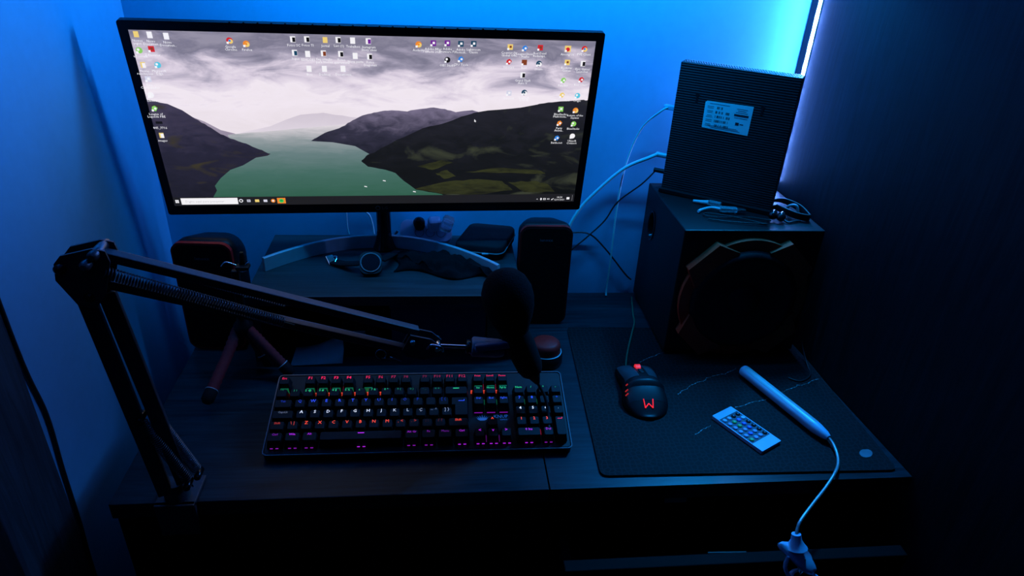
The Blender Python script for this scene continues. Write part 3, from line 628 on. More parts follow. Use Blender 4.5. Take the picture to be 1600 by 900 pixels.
for line in ([(0.304, -0.259), (0.322, -0.246), (0.35, -0.232)], [(0.342, -0.353), (0.365, -0.337), (0.388, -0.321), (0.405, -0.313), (0.422, -0.304), (0.45, -0.295), (0.472, -0.281)],
             [(0.338, -0.453), (0.356, -0.44), (0.372, -0.43)], [(0.43, -0.388), (0.46, -0.378), (0.486, -0.372), (0.529, -0.351), (0.55, -0.338), (0.572, -0.332), (0.609, -0.317)]):
    P = []
    for a, b_ in zip(line[:-1], line[1:]):
        for k in range(4):
            t = k/4; P.append((a[0]+(b_[0]-a[0])*t+random.uniform(-.002, .002), a[1]+(b_[1]-a[1])*t+random.uniform(-.002, .002)))
    P.append(line[-1])
    for a, b_ in zip(P[:-1], P[1:]):
        d = Vector((b_[0]-a[0], b_[1]-a[1])); nn = Vector((-d.y, d.x)).normalized()*random.uniform(.0003, .0011)
        lk.raw([(a[0]-nn.x*.6, a[1]-nn.y*.6, ZP+.0001), (b_[0], b_[1], ZP+.0001), (a[0]+nn.x, a[1]+nn.y, ZP+.0001)], [(0, 1, 2)])
lk.make('lightning_print', mat('grey_print', (0.30, 0.30, 0.32), 0.7), pad, 'pale cracked lightning lines')
lg = B(); lg.prism([(0.012*math.cos(a*math.pi/8)*(.8 if a in (2, 3, 11) else 1), 0.0078*math.sin(a*math.pi/8)) for a in range(16)], 0.0001, Matrix.Translation((0.588, -0.503, ZP)) @ Matrix.Rotation(0.5, 4, 'Z'))
lg.make('pad_logo', mat('pale_print', (0.16, 0.18, 0.22), 0.6), pad, 'pale round printed mark')

# ---------------------------------------------------------------- mouse
ma_ = math.radians(-2)
mouse = thing('mouse', 'black gaming mouse with a glowing red W on its back', 'mouse', (0.281, -0.353, ZP), (0, 0, ma_), local=True)
def mw(t): # half widths left, right ; t 0 rear .. 1 front
    rear = math.sqrt(max(0, 1-((0.30-t)/0.30)**2)) if t < 0.30 else 1
    fr = 1 - 0.12*((t-0.3)/0.7) if t >= 0.3 else 1
    waist = 1 - 0.13*math.exp(-((t-0.60)/0.16)**2)
    return 0.0365*rear*fr*waist
def mh(t): return 0.040*(math.sin(math.pi*min(1, (t+0.03)/0.70)/1.0*0.5) if t < 0.40 else 1 - 0.62*((t-0.4)/0.6)**1.6)*1.0
def msec(t, e=0.0):
    y = -0.0635 + 0.127*t; W2 = max(mw(t), 0.002)+e; H = max(mh(t), 0.006)+e
    return [(W2*(math.copysign(abs(math.cos(a))**0.75, math.cos(a))), y, H*abs(math.sin(a))**0.62) for a in [math.pi*k/20 for k in range(21)]]
def mloft(t0, t1, k0, k1, e, n=24, base=False):
    b = B(); vs_ = []; m_ = k1-k0+1
    for i in range(n+1): vs_ += msec(t0+(t1-t0)*i/n, e)[k0:k1+1]
    fs = [(i*m_+k, i*m_+k+1, (i+1)*m_+k+1, (i+1)*m_+k) for i in range(n) for k in range(m_-1)]
    if base:
        for i in range(n): fs.append((i*m_, (i+1)*m_, (i+1)*m_+m_-1, i*m_+m_-1))
        fs.append(tuple(range(m_))); fs.append(tuple(n*m_+k for k in range(m_)))
    b.raw(vs_, fs, True); return b
mloft(0.004, 1.0, 0, 20, 0, 40, True).make('shell', BLK, mouse, org=(0, 0, 0))
MB_ = mat('mouse_button_gloss', (0.045, 0.055, 0.065), 0.3, spec=0.6)
mloft(0.52, 0.995, 3, 9, 0.0007, 14).make('button', MB_, mouse, org=(0, 0, 0))
mloft(0.52, 0.995, 11, 17, 0.0007, 14).make('button', MB_, mouse, org=(0, 0, 0))
mloft(0.20, 0.505, 4, 16, 0.0004, 14).make('palm_rest', mat('mouse_palm_satin', (0.006, 0.006, 0.008), 0.42, spec=0.35), mouse, org=(0, 0, 0))
hz = mh(0.84)
B().cyl((-0.004, 0.043, hz-0.003), (0.004, 0.043, hz-0.003), 0.0085, n=24).make('scroll_wheel', glow('wheel_red', (1.0, 0.03, 0.04), 0.75), mouse, 'glowing red scroll wheel', org=(0, 0, 0))
for yy in (0.027, 0.018): B().box((0, yy, mh((yy+.0635)/.127)+0.0005), (0.007, 0.006, 0.003), bev=0.001).make('small_button', BLK, mouse, org=(0, 0, 0))
for k, yy in enumerate((-0.010, -0.017, -0.024)):
    t = (yy+.0635)/.127; p = Vector(msec(t, 0.0006)[16])
    B().box(tuple(p), (0.006-(.002 if k == 0 else 0), 0.0018, 0.0012), rot=(0, -0.9, 0)).make('side_light', glow('side_red', (1, .04, .04), .35), mouse, org=(0, 0, 0))
# W mark: bent strokes laid on the back
wl = B(); t_ = 0.17
def onback(x, y):
    t = (y+0.0635)/0.127; W2 = max(mw(t), .004); c = max(-0.98, min(0.98, x/W2)); c = math.copysign(abs(c)**(1/0.75), c)
    return Vector((x, y, max(mh(t), .006)*(math.sqrt(1-c*c))**0.62 + 0.0008))
P = [(-0.0075, -0.0365), (-0.0062, -0.0490), (0.0, -0.0430), (0.0062, -0.0490), (0.0075, -0.0365)]
for a, b_ in zip(P[:-1], P[1:]): wl.tube([onback(a[0]+(b_[0]-a[0])*k/6, a[1]+(b_[1]-a[1])*k/6) for k in range(7)], 0.00085, 6, 0)
wl.make('maker_logo', glow('logo_red', (1.0, 0.02, 0.035), 1.0), mouse, 'glowing red letter W', org=(0, 0, 0))
cb = B(); cb.tube([(-0.012, 0.060, 0.008), (-0.011, 0.072, 0.004), (-0.003, 0.105, 0.0018), (0.008, 0.140, 0.0018), (0.026, 0.192, 0.0018), (0.038, 0.228, 0.0006), (0.043, 0.262, -0.0013), (0.0545, 0.33, -.0013)], 0.0016)
cb.make('cable', WIREG, mouse, 'thin green mouse cable', org=(0, 0, 0))

# ---------------------------------------------------------------- remote control
rem = thing('remote_control', 'small white light-strip remote with rows of round buttons on the mouse pad', 'remote control', (0.4215, -0.4455, ZP))
ra = math.atan2(-0.0785, 0.044); RT = Matrix.Translation((0.4218, -0.446, ZP)) @ Matrix.Rotation(ra, 4, 'Z')
B().prism(rrect(0.096, 0.045, 0.0015, 3), 0.0058, RT).make('body', WHITEP, rem)
B().prism(rrect(0.064, 0.0415, 0.0008, 2), 0.0003, RT @ Matrix.Translation((-0.003, 0, 0.0058))).make('face_label', mat('dark_blue_label', (0.03, 0.035, 0.06), 0.5), rem)
bc = {'w': WHITEP, 'k': BLK, 'r': REDP, 'g': mat('green_button', (.05, .45, .10), .4), 'b': mat('blue_button', (.05, .12, .6), .4), 'c': mat('pale_button', (.30, .34, .55), .4)}
grid = [['w', 'w', 'k', 'k'], ['c', 'g', 'b', 'w'], ['c', 'g', 'b', 'k'], ['c', 'c', 'b', 'k'], ['c', 'b', 'c', 'k'], ['g', 'c', 'c', 'k']]
for i, rw in enumerate(grid):
    for j, c in enumerate(rw):
        x_ = -0.0285 + i*0.0103; y_ = -0.0155 + j*0.0103
        bb = B(); p = RT @ Vector((x_, y_, 0.0061)); bb.lathe(p, p+Vector((0, 0, 0.0018)), [(0, .0037), (.7, .0036), (1, .0026)], 16)
        if c != 'w': bb.mi = 1; bb.prism([(-.0007, -.0004), (.0007, -.0004), (.0007, .0006), (-.0007, .0006)], 0.0001, RT @ Matrix.Translation((x_, y_, 0.0080)))
        bb.make('button', [bc[c], WHITEP], rem)

# ---------------------------------------------------------------- clip lamp
lamp = thing('clip_lamp', 'white tube clip-on reading lamp lying on the mouse pad', 'lamp', (0.50, -0.38, ZP))
a_ = Vector((0.4735, -0.300, 0.0142)); e_ = Vector((0.5385, -0.479, 0.0136)); dv = (e_-a_)
hd = B(); hd.lathe(a_, e_, [(0, .006), (.012, .0088), (.03, .0098), (.86, .0098), (.89, .0092), (.96, .0072), (1, .0045)], 24)
hd.make('lamp_head', WHITEP, lamp)
lens = B(); zv = Vector((0.10, 0.05, 1)).normalized()
tv = dv.normalized(); sv = tv.cross(Vector((0, 0, 1))).normalized(); uv = sv.cross(tv)
vs_ = []; fs = []
for i in range(2):
    p = a_ + dv*(0.04 if i == 0 else 0.85)
    for k in range(7):
        an = math.radians(-60 + 20*k - 20); vs_.append(p + (uv*math.cos(an) - sv*math.sin(an)*(-1))*0.0101)
for k in range(6): fs.append((k, k+1, 7+k+1, 7+k))
lens.raw(vs_, fs, True).make('diffuser', mat('frosted_diffuser', (0.42, 0.44, 0.48), 0.3), lamp, 'frosted strip along the lamp head')
gp = [(0.5385, -0.479, 0.0136), (0.541, -0.490, 0.0105), (0.5374, -0.51, 0.0078), (0.526, -0.532, 0.0092), (0.5058, -0.556, 0.0142), (0.4848, -0.575, 0.0096), (0.4556, -0.600, 0.0089), (0.4263, -0.625, 0.0049), (0.4185, -0.634, -0.002), (0.4155, -0.640, -0.0088)]
B().tube(gp, lambda t: 0.0023, 10, 10).make('gooseneck', mat('brushed_neck_metal', (0.45, 0.46, 0.48), 0.5, 0.7), lamp, 'chrome bendable neck')
cl = B(); cl.lathe((0.4157, -0.6385, -0.006), (0.4175, -0.645, -0.024), [(0, .0060), (.45, .0072), (.8, .011), (1, .014)], 20)
jw = [(-0.026, .001), (-0.022, .0055), (-0.012, .0100), (0.004, .0150), (0.018, .0160), (0.030, .0140), (0.037, .009), (0.040, .001)]
JT = frame((0.4190, -0.6500, -0.0285), (0.80, -0.22, -0.52), (0.42, -0.45, 0.79))
P = []
nz_ = len(jw)
vs_ = []; fs = []
for (u, w_) in jw:
    dz = -0.0055*((u-0.006)/0.034)**2
    for k in range(7):
        q = -1 + k/3; vs_.append(JT @ Vector((u, w_*q, dz - 0.0035*q*q)))
for (u, w_) in jw:
    dz = -0.0055*((u-0.006)/0.034)**2
    for k in range(7):
        q = -1 + k/3; vs_.append(JT @ Vector((u, w_*q*.94, dz - 0.0035*q*q - 0.0035)))
o7 = 7*nz_
for i in range(nz_-1):
    for k in range(6):
        fs.append((i*7+k, i*7+k+1, (i+1)*7+k+1, (i+1)*7+k)); fs.append((o7+i*7+k, o7+(i+1)*7+k, o7+(i+1)*7+k+1, o7+i*7+k+1))
    for k in (0, 6): fs.append((i*7+k, (i+1)*7+k, o7+(i+1)*7+k, o7+i*7+k))
for i in (0, nz_-1): fs.append(tuple(i*7+k for k in range(7)) + tuple(o7+i*7+k for k in reversed(range(7))))
cl.raw(vs_, fs, True)
cl.make('clip_jaw', WHITEP, lamp, 'leaf-shaped upper clip jaw')
c2 = B(); JT2 = frame((0.4300, -0.6660, -0.062), (0.9, -0.2, -0.15), (0.10, -0.45, 0.88))
c2.torus((0, 0, 0), 0.017, 0.0030, JT2, 32, 8, 1.2, 0.7)
c2.tube([(0.404, -0.653, -0.030), (0.4015, -0.658, -0.046), (0.4085, -0.664, -0.060)], 0.0028, 8)
c2.make('clip_jaw', WHITEP, lamp, 'ring-shaped lower clip jaw')
sp_ = B()
for k in range(2): sp_.tube([(0.416+k*.012, -0.655, -0.036), (0.420+k*.008, -0.659, -0.048), (0.424, -0.660, -0.060)], 0.0009, 6)
sp_.make('clip_spring', CHROME, lamp)

# ---------------------------------------------------------------- subwoofer
sub = thing('subwoofer', 'large black box subwoofer with a round front grille and copper-brown trim', 'speaker', (0.48, -0.122, ZP))
sx0, sx1, sy0, sy1, sz0, sz1 = 0.352, 0.595, -0.234, -0.012, ZP+0.006, 0.2475
sb = B()
# box with an oval hole in its left side
sb.raw([(sx0, sy0, sz0), (sx1, sy0, sz0), (sx1, sy1, sz0), (sx0, sy1, sz0), (sx0, sy0, sz1), (sx1, sy0, sz1), (sx1, sy1, sz1), (sx0, sy1, sz1)],
       [(0, 1, 5, 4), (1, 2, 6, 5), (2, 3, 7, 6), (4, 5, 6, 7), (0, 3, 2, 1)])
pc = (-0.066, 0.182); NP = 28
ring = [(pc[0]+0.017*math.cos(2*math.pi*k/NP), pc[1]+0.026*math.sin(2*math.pi*k/NP)) for k in range(NP)]
tb = bmesh.new(); ov = [tb.verts.new((sx0, y, z)) for y, z in ((sy0, sz0), (sy1, sz0), (sy1, sz1), (sy0, sz1))]; iv = [tb.verts.new((sx0, y, z)) for y, z in ring]
ed = [tb.edges.new((ov[i], ov[(i+1) % 4])) for i in range(4)] + [tb.edges.new((iv[i], iv[(i+1) % NP])) for i in range(NP)]
bmesh.ops.triangle_fill(tb, edges=ed, use_beauty=True, use_dissolve=False)
sb.add(tb, smooth=False)
cab = sb.make('cabinet', VINYL, sub, weld=True)
bev = cab.modifiers.new('soft_edges', 'BEVEL'); bev.width = 0.002; bev.segments = 2; bev.limit_method = 'ANGLE'; bev.angle_limit = 1.0
pt = B(); vs_ = []
for (dx, k_) in ((-0.0015, 1.12), (-0.0022, 1.05), (0.0, 0.98), (0.03, 0.9), (0.06, 0.9)):
    vs_ += [(sx0+dx, pc[0]+(y-pc[0])*k_, pc[1]+(z-pc[1])*k_) for y, z in ring]
fs = [(j*NP+i, j*NP+(i+1) % NP, (j+1)*NP+(i+1) % NP, (j+1)*NP+i) for j in range(4) for i in range(NP)] + [tuple(4*NP+i for i in range(NP))]
pt.raw(vs_, fs, True).make('bass_port', BLKG, sub, 'glossy oval port opening')
for x in (sx0+0.02, sx1-0.02):
    for y in (sy0+0.02, sy1-0.02): B().cyl((x, y, ZP), (x, y, sz0+0.001), 0.009, n=14).make('rubber_foot', RUBBER, sub)
FT = frame(((sx0+sx1)/2, sy0, 0.121), (1, 0, 0), (0, -1, 0))   # local x right, y up, z towards viewer
def arc_prism(r0, r1, a0, a1, z0, z1, n=18):
    P = [(r1*math.cos(a0+(a1-a0)*k/n), r1*math.sin(a0+(a1-a0)*k/n)) for k in range(n+1)] + [(r0*math.cos(a1-(a1-a0)*k/n), r0*math.sin(a1-(a1-a0)*k/n)) for k in range(n+1)]
    vs_ = [FT @ Vector((x, y, z0)) for x, y in P] + [FT @ Vector((x, y, z1)) for x, y in P]; m_ = n+1; L_ = 2*m_
    fs = [(i, i+1, 2*m_-2-i, 2*m_-1-i) for i in range(n)] + [tuple(L_+q for q in (i, i+1, 2*m_-2-i, 2*m_-1-i)) for i in range(n)] + [(i, (i+1) % L_, L_+(i+1) % L_, L_+i) for i in range(L_)]
    return vs_, fs
tr = B(); v_, f_ = arc_prism(0.094, 0.113, 0, math.pi, 0, 0.010, 40); tr.raw(v_, f_); v_, f_ = arc_prism(0.094, 0.113, math.pi, 2*math.pi, 0, 0.010, 40); tr.raw(v_, f_)
tr.make('trim_ring', TRIMRED, sub)
for a in (45, 135, 225, 315):
    R_ = FT @ Matrix.Rotation(math.radians(a-90), 4, 'Z')
    B().prism([(-0.034, 0.121), (0.030, 0.121), (0.047, 0.084), (-0.047, 0.084)], 0.017, R_).make('trim_corner', TRIMRED, sub)
g = B(); P0 = FT @ Vector((0, 0, 0)); P1 = FT @ Vector((0, 0, 0.022))
g.lathe(P0, P1, [(0, .0945), (.55, .0945), (.85, .091), (1, .084), (.9, .078), (.70, .06), (.62, .04), (.60, .028)], 48, caps=False)
g.lathe(P0, P1, [(.60, .030), (.85, .027), (1.0, .018), (1.05, .008), (1.06, .0001)], 32, caps=False)
g.make('grille', CONE, sub, 'round black grille with a domed centre')
B().tube([(0.593, -0.236, 0.160), (0.601, -0.240, 0.113), (0.594, -0.240, 0.074), (0.604, -0.246, 0.030), (0.606, -0.275, 0.006), (0.596, -0.308, ZP+.0016), (0.570, -0.325, ZP+.0016), (0.553, -0.315, ZP+.0016)], 0.0014).make('cable', WIREB, sub, 'thin dark cable curling down the right front corner')

# ---------------------------------------------------------------- router standing on the subwoofer
rA = Vector((0.362, -0.055, 0.2485)); rB = Vector((0.527, -0.165, 0.2485)); rd = (rB-rA).normalized(); rn = Vector((rd.y, -rd.x, 0))  # rn towards the viewer
if rn.y > 0: rn = -rn
router = thing('router', 'black slab router with a white sticker standing upright on the subwoofer', 'router', tuple(rA.lerp(rB, .5) - rn*0.014))
LR = 0.198; HR = 0.2325; TR_ = 0.028
RF = frame(rA, rd, rn); RF = Matrix.Translation(rA) @ Matrix(((rd.x, 0, rn.x, 0), (rd.y, 0, rn.y, 0), (0, 1, 0, 0), (0, 0, 0, 1)))   # x along, y up, z outward
def routmat():
    m = bpy.data.materials.new('ribbed_black_plastic'); m.use_nodes = True; N, L = nt(m); b = N['Principled BSDF']
    b.inputs['Base Color'].default_value = (0.010, 0.010, 0.012, 1); b.inputs['Roughness'].default_value = 0.5
    tc = N.new('ShaderNodeTexCoord'); sp = N.new('ShaderNodeSeparateXYZ'); L.new(tc.outputs['Object'], sp.inputs[0])
    mt = N.new('ShaderNodeMath'); mt.operation = 'MULTIPLY'; mt.inputs[1].default_value = 1500; L.new(sp.outputs[2], mt.inputs[0])
    sn = N.new('ShaderNodeMath'); sn.operation = 'SINE'; L.new(mt.outputs[0], sn.inputs[0])
    bp = N.new('ShaderNodeBump'); bp.inputs['Strength'].default_value = 0.5; bp.inputs['Distance'].default_value = 0.0006
    L.new(sn.outputs[0], bp.inputs['Height']); L.new(bp.outputs[0], b.inputs['Normal']); return m
rb = B(); rb.box((0, 0, 0), (LR, HR-0.004, TR_), bev=0.0015, M4=RF @ Matrix.Translation((LR/2, HR/2+0.002, -TR_/2)))
rb.make('housing', routmat(), router)
B().box((0, 0, 0), (LR+0.004, 0.008, TR_+0.012), bev=0.0015, M4=RF @ Matrix.Translation((LR/2, 0.004, -TR_/2+.004))).make('stand_foot', BLK, router)
vt = B()
for i in range(44):
    for j in range(4): vt.box((0, 0, 0), (0.0022, 0.0016, 0.0034), M4=RF @ Matrix.Translation((0.006+i*0.0043+(j % 2)*.002, HR+.0002, -0.004-j*0.0062)))
vt.make('top_vents', GREYP, router)
st = B(); SL = [(0.0560, 0.1750), (0.0530, 0.1725), (0.0542, 0.1290), (0.1330, 0.1272), (0.1335, 0.1765)]
st.prism(SL, 0.0003, RF @ Matrix.Translation((0, 0, 0.0002)))
st.mi = 1
def bar(x, y, w_, h_): st.box((0, 0, 0), (w_, h_, 0.0002), M4=RF @ Matrix.Translation((x, y, 0.0006)))
for r_ in range(5):
    y = 0.1655 - r_*0.0075
    for k in range(16 if r_ else 7): 
        if random.random() < .8: bar(0.0735+k*0.0016, y, random.choice((.0006, .0009, .0013)), .0042)
    for q in range(2): bar(0.0635, y+0.001-q*0.0026, 0.010 + random.uniform(-.003, .002), .0007)
for q, w_ in enumerate((.018, .014, .020, .024, .024, .022)): bar(0.1165, 0.1690-q*0.0030, w_, .0007)
bar(0.1165, 0.1585, .024, .0018); bar(0.1120, 0.1440, .006, .0050); bar(0.1195, 0.1440, .006, .0016); bar(0.078, 0.1715, .034, .0007)
for q in range(3): bar(0.088+q*.003, 0.1345-q*.0018, .050, .0006)
st.make('sticker', [mat('white_sticker', (0.78, 0.79, 0.80), 0.6, var=.03), INK], router, 'white sticker with barcodes')
for x, y in ((0.0378, 0.1785), (0.1481, 0.1743)):
    B().prism([(-.0018, -.009), (.0018, -.009), (.0018, .001), (.0036, .004), (0, .007), (-.0036, .004), (-.0018, .001)], 0.0008, RF @ Matrix.Translation((x, y, 0.0))).make('wall_mount_slot', RUBBER, router)

# cables from the router
def rport(y, z): return RF @ Vector((0.001, y, -TR_/2))
ca = B(); p = RF @ Vector((0.0, 0.150, -TR_/2))
ca.tube([p + Vector((-.012, .004, 0)), (0.345, -0.040, 0.392), (0.319, -0.020, 0.353), (0.301, -0.012, 0.279), (0.295, -0.012, 0.188), (0.296, -0.012, 0.091), (0.295, -0.012, 0.020), (0.294, -0.02, 0.003)], 0.0019)
c_ = ca.make('ethernet_cable', WIREW, None, org=(0.30, -0.012, 0)); tag(c_, 'thin white cable dropping from the top router socket to the desk', 'cable')
B().box((0, 0, 0), (0.022, 0.008, 0.011), bev=0.0015, M4=RF @ Matrix.Translation((-0.010, 0.150, -TR_/2))).make('plug', WHITEP, c_, org=(0.30, -0.012, 0))
cb = B(); cb.tube([RF @ Vector((-0.02, 0.062, -TR_/2)), (0.338, -0.035, 0.305), (0.293, -0.020, 0.275), (0.238, -0.012, 0.214), (0.216, -0.012, 0.181), (0.203, -0.012, 0.145), (0.20, -0.012, 0.08), (0.198, -0.014, 0.004)], 0.0034)
c_ = cb.make('coaxial_cable', WIREW, None, org=(0.25, -0.012, 0)); tag(c_, 'thick white cable curving from the router down behind the right speaker', 'cable')
pb = B(); pb.cyl(RF @ Vector((-0.022, 0.062, -TR_/2)), RF @ Vector((-0.0005, 0.062, -TR_/2)), 0.0048, n=12); pb.make('plug', SILVER, c_, org=(0.25, -0.012, 0))
cc = B(); cc.tube([RF @ Vector((-0.018, 0.032, -TR_/2)), (0.332, -0.03, 0.251), (0.295, -0.013, 0.208), (0.274, -0.012, 0.168), (0.24, -0.012, 0.130), (0.208, -0.012, 0.095), (0.19, -0.02, 0.04), (0.186, -0.02, 0.003)], 0.0016)
c_ = cc.make('power_cable', WIREB, None, org=(0.27, -0.012, 0)); tag(c_, 'thin black cable from the lowest router socket down to the right speaker', 'cable')
B().cyl(RF @ Vector((-0.022, 0.032, -TR_/2)), RF @ Vector((-0.0005, 0.032, -TR_/2)), 0.0042, 0.0042, 12).make('plug', BLK, c_, org=(0.27, -0.012, 0))
tag(B().tube([(0.180, -0.022, 0.138), (0.204, -0.012, 0.141), (0.245, -0.010, 0.139), (0.281, -0.010, 0.108), (0.330, -0.012, 0.05), (0.346, -0.006, 0.034)], 0.0017).make('speaker_cable', WIREB, None, org=(0.25, -0.01, 0.03)),
    'thin black cable arching from the right speaker across the wall to the subwoofer', 'cable')

# things lying on the subwoofer
ZS = sz1 + 0.0008
ub = thing('usb_plug', 'clear plastic USB plug with a short pale lead on the subwoofer', 'plug', (0.44, -0.150, ZS))
B().box((0.452, -0.160, ZS+0.006), (0.030, 0.012, 0.008), rot=(0, 0, -0.15), bev=0.0015).make('plug_shell', CLEAR, ub)
B().box((0.474, -0.163, ZS+0.006), (0.014, 0.010, 0.005), rot=(0, 0, -0.15), bev=0.0005).make('plug_tip', CHROME, ub)
B().tube([(0.438, -0.158, ZS+.006), (0.425, -0.150, ZS+.005), (0.409, -0.153, ZS+.003), (0.398, -0.162, ZS+.003)], 0.0026).make('lead', WIREW, ub)
ub2 = thing('usb_plug', 'pale USB plug lying against the foot of the router', 'plug', (0.43, -0.128, ZS))
B().box((0.438, -0.131, ZS+0.005), (0.022, 0.010, 0.008), rot=(0, 0, -0.6), bev=0.0015).make('plug_shell', CLEAR, ub2)
B().tube([(0.428, -0.126, ZS+.005), (0.418, -0.121, ZS+.004), (0.405, -0.113, ZS+.003)], lambda t: .0045-.0022*t).make('strain_relief', WIREW, ub2)
ep = thing('earphones', 'black earphones with a coiled cord in front of the router', 'earphones', (0.48, -0.19, ZS))
for c in ((0.513, -0.199), (0.524, -0.207)):
    B().lathe((c[0], c[1], ZS+.008), (c[0]+.010, c[1]+.012, ZS+.014), [(0, .004), (.2, .0075), (.6, .0075), (.8, .005), (1, .0045)], 16).make('earbud', BLKG, ep)
B().tube([(0.512, -0.203, ZS+.004), (0.48, -0.185, ZS+.002), (0.43, -0.186, ZS+.002), (0.405, -0.178, ZS+.002), (0.412, -0.168, ZS+.002), (0.45, -0.185, ZS+.0032), (0.49, -0.208, ZS+.002), (0.50, -0.215, ZS+.002), (0.485, -0.215, ZS+.0035), (0.44, -0.205, ZS+.002), (0.405, -0.193, ZS+.002)], 0.0011).make('cord', WIREB, ep)
ck = thing('cable_coil', 'bundle of tangled black cable at the right corner of the subwoofer', 'cable', (0.565, -0.175, ZS))
cbm = B()
for k in range(6):
    o = k*0.0032; zz = ZS+.003+k*.0022
    cbm.tube([(0.540+o*.3, -0.128-o, zz+.006), (0.556, -0.140-o, zz+.010), (0.574, -0.160-o*.8, zz+.006), (0.585-o*.3, -0.188-o*.4, zz), (0.578, -0.196-o*.3, zz-.001 if k else ZS+.002), (0.560, -0.186-o*.5, zz), (0.545, -0.170-o*.8, zz+.003), (0.535, -0.150-o, zz+.004)], 0.0016)
cbm.make('cable_loops', WIREB, ck)
B().tube([(0.535, -0.165, ZS+.002), (0.533, -0.190, ZS+.006), (0.540, -0.206, ZS+.002), (0.552, -0.203, ZS+.0025), (0.562, -0.200, ZS+.0025)], 0.0018).make('cable_tail', WIREB, ck)
B().tube([(0.561, -0.163, ZS+.001), (0.556, -0.168, ZS+.016), (0.566, -0.176, ZS+.020), (0.571, -0.180, ZS+.003)], 0.0024).make('cable_tie', GREYP, ck)

# ---------------------------------------------------------------- satellite speakers
def speaker(c, rz, tilt_, label, logo):
    t = thing('satellite_speaker', label, 'speaker', c, (0, 0, rz), group='pair of small satellite speakers', local=True)
    K = Matrix.Rotation(-tilt_, 4, 'X')
    Tf = lambda z: K @ frame((0, z, 0.1025), (1, 0, 0), (0, -1, 0))
    w0, h0 = 0.094, 0.200
    b = B(); rings = []
    for (y, ww, hh, rr_) in ((0.006, w0, h0, .016), (0.03, w0+.002, h0-.002, .018), (0.075, w0*0.90, h0*0.93, .028), (0.105, w0*0.70, h0*0.84, .030), (0.112, w0*0.60, h0*0.80, .028)):
        rings.append([Tf(y) @ Vector((x, z - (h0-hh)/2, 0)) for x, z in rrect(ww, hh, rr_, 6)])
    m_ = len(rings[0]); vs_ = [p for r in rings for p in r]
    fs = [(j*m_+i, j*m_+(i+1) % m_, (j+1)*m_+(i+1) % m_, (j+1)*m_+i) for j in range(len(rings)-1) for i in range(m_)] + [tuple(range(m_)), tuple((len(rings)-1)*m_+i for i in range(m_))]
    b.raw(vs_, fs, True).make('cabinet', BLK, t, org=(0, 0, 0))
    e = B(); o1 = rrect(w0+.0015, h0+.0015, .017, 6); i1 = rrect(w0-.006, h0-.006, .014, 6); n = len(o1)
    vs_ = [Tf(z) @ Vector((x, y, 0)) for z, P in ((0.007, o1), (-0.001, o1), (-0.001, i1), (0.007, i1)) for x, y in P]
    e.raw(vs_, [(a*n+i, a*n+(i+1) % n, ((a+1) % 4)*n+(i+1) % n, ((a+1) % 4)*n+i) for a in range(4) for i in range(n)]).make('red_trim', REDP, t, org=(0, 0, 0))
    B().prism(rrect(w0-.005, h0-.005, .0145, 6), 0.006, Tf(0.004)).make('front_grille', CLOTH, t, org=(0, 0, 0))
    L_ = B(); L_.text(logo, 0.0085, Tf(-0.0022) @ Matrix.Translation((0, 0.074, 0)), 0.0001)
    L_.make('maker_logo', GREYINK, t, org=(0, 0, 0))
    return t
speaker((-0.430, -0.196, 0.0005), -0.06, 0.0, 'small black speaker with a red edge standing left of the monitor', 'lenoxx')
speaker((0.1425, -0.122, 0.0005), -0.02, 0.0, 'small black speaker with a red edge standing right of the monitor', 'lenoxx')

# ---------------------------------------------------------------- microphone boom arm
arm = thing('boom_arm', 'black sprung microphone boom arm clamped to the front left desk edge', 'microphone arm', (-0.392, -0.545, 0))
def rail(a, b_, w_, h_, name, m=STEEL):
    a = Vector(a); b_ = Vector(b_); d = b_-a
    x_ = d.normalized(); z_ = Vector((0, -0.25, 1) if abs(x_.z) < .8 else (0.35, -0.94, 0)); z_ = (z_ - x_*z_.dot(x_)).normalized()
    T = Matrix.Translation((a+b_)/2) @ frame((0, 0, 0), d, z_)
    return B().box((0, 0, 0), (d.length, w_, h_), bev=0.0012, M4=T).make(name, m, arm)
UA, UB = Vector((-0.3991, -0.560, 0.3651)), Vector((-0.0792, -0.425, 0.1795))
VA, VB = Vector((-0.3978, -0.556, 0.3278)), Vector((-0.0971, -0.430, 0.1535))
rail(UA, UB, 0.011, 0.011, 'upper_rail'); rail(VA, VB, 0.011, 0.011, 'upper_rail')
LA, LB = Vector((-0.4210, -0.566, 0.345)), Vector((-0.3985, -0.551, 0.020))
NA, NB_ = Vector((-0.4035, -0.552, 0.315)), Vector((-0.3750, -0.547, 0.035))
rail(LA, LB, 0.017, 0.015, 'lower_rail'); rail(NA, NB_, 0.017, 0.015, 'lower_rail')
el = B()
for dy in (-0.012, 0.010):
    T = frame((-0.405, -0.560+dy, 0.345), (1, 0.35, -0.15), (0.2, -1, 0.05))
    el.prism([(-0.030, 0.012), (-0.024, 0.021), (0.004, 0.030), (0.016, 0.028), (0.020, 0.016), (0.014, -0.020), (0.004, -0.038), (-0.012, -0.034), (-0.030, -0.006)], 0.003, T)
el.make('elbow_bracket', STEEL, arm)
for p in ((-0.395, -0.560, 0.368), (-0.402, -0.566, 0.360), (-0.427, -0.566, 0.356), (-0.409, -0.560, 0.321)):
    k = B(); k.lathe((p[0], p[1]-0.020, p[2]), (p[0], p[1]+0.020, p[2]), [(0, .003), (.06, .0055), (.9, .0055), (1, .003)], 16); k.make('pivot_bolt', CHROMED if p[2] > .359 and p[0] > -.41 else BLKG, arm)
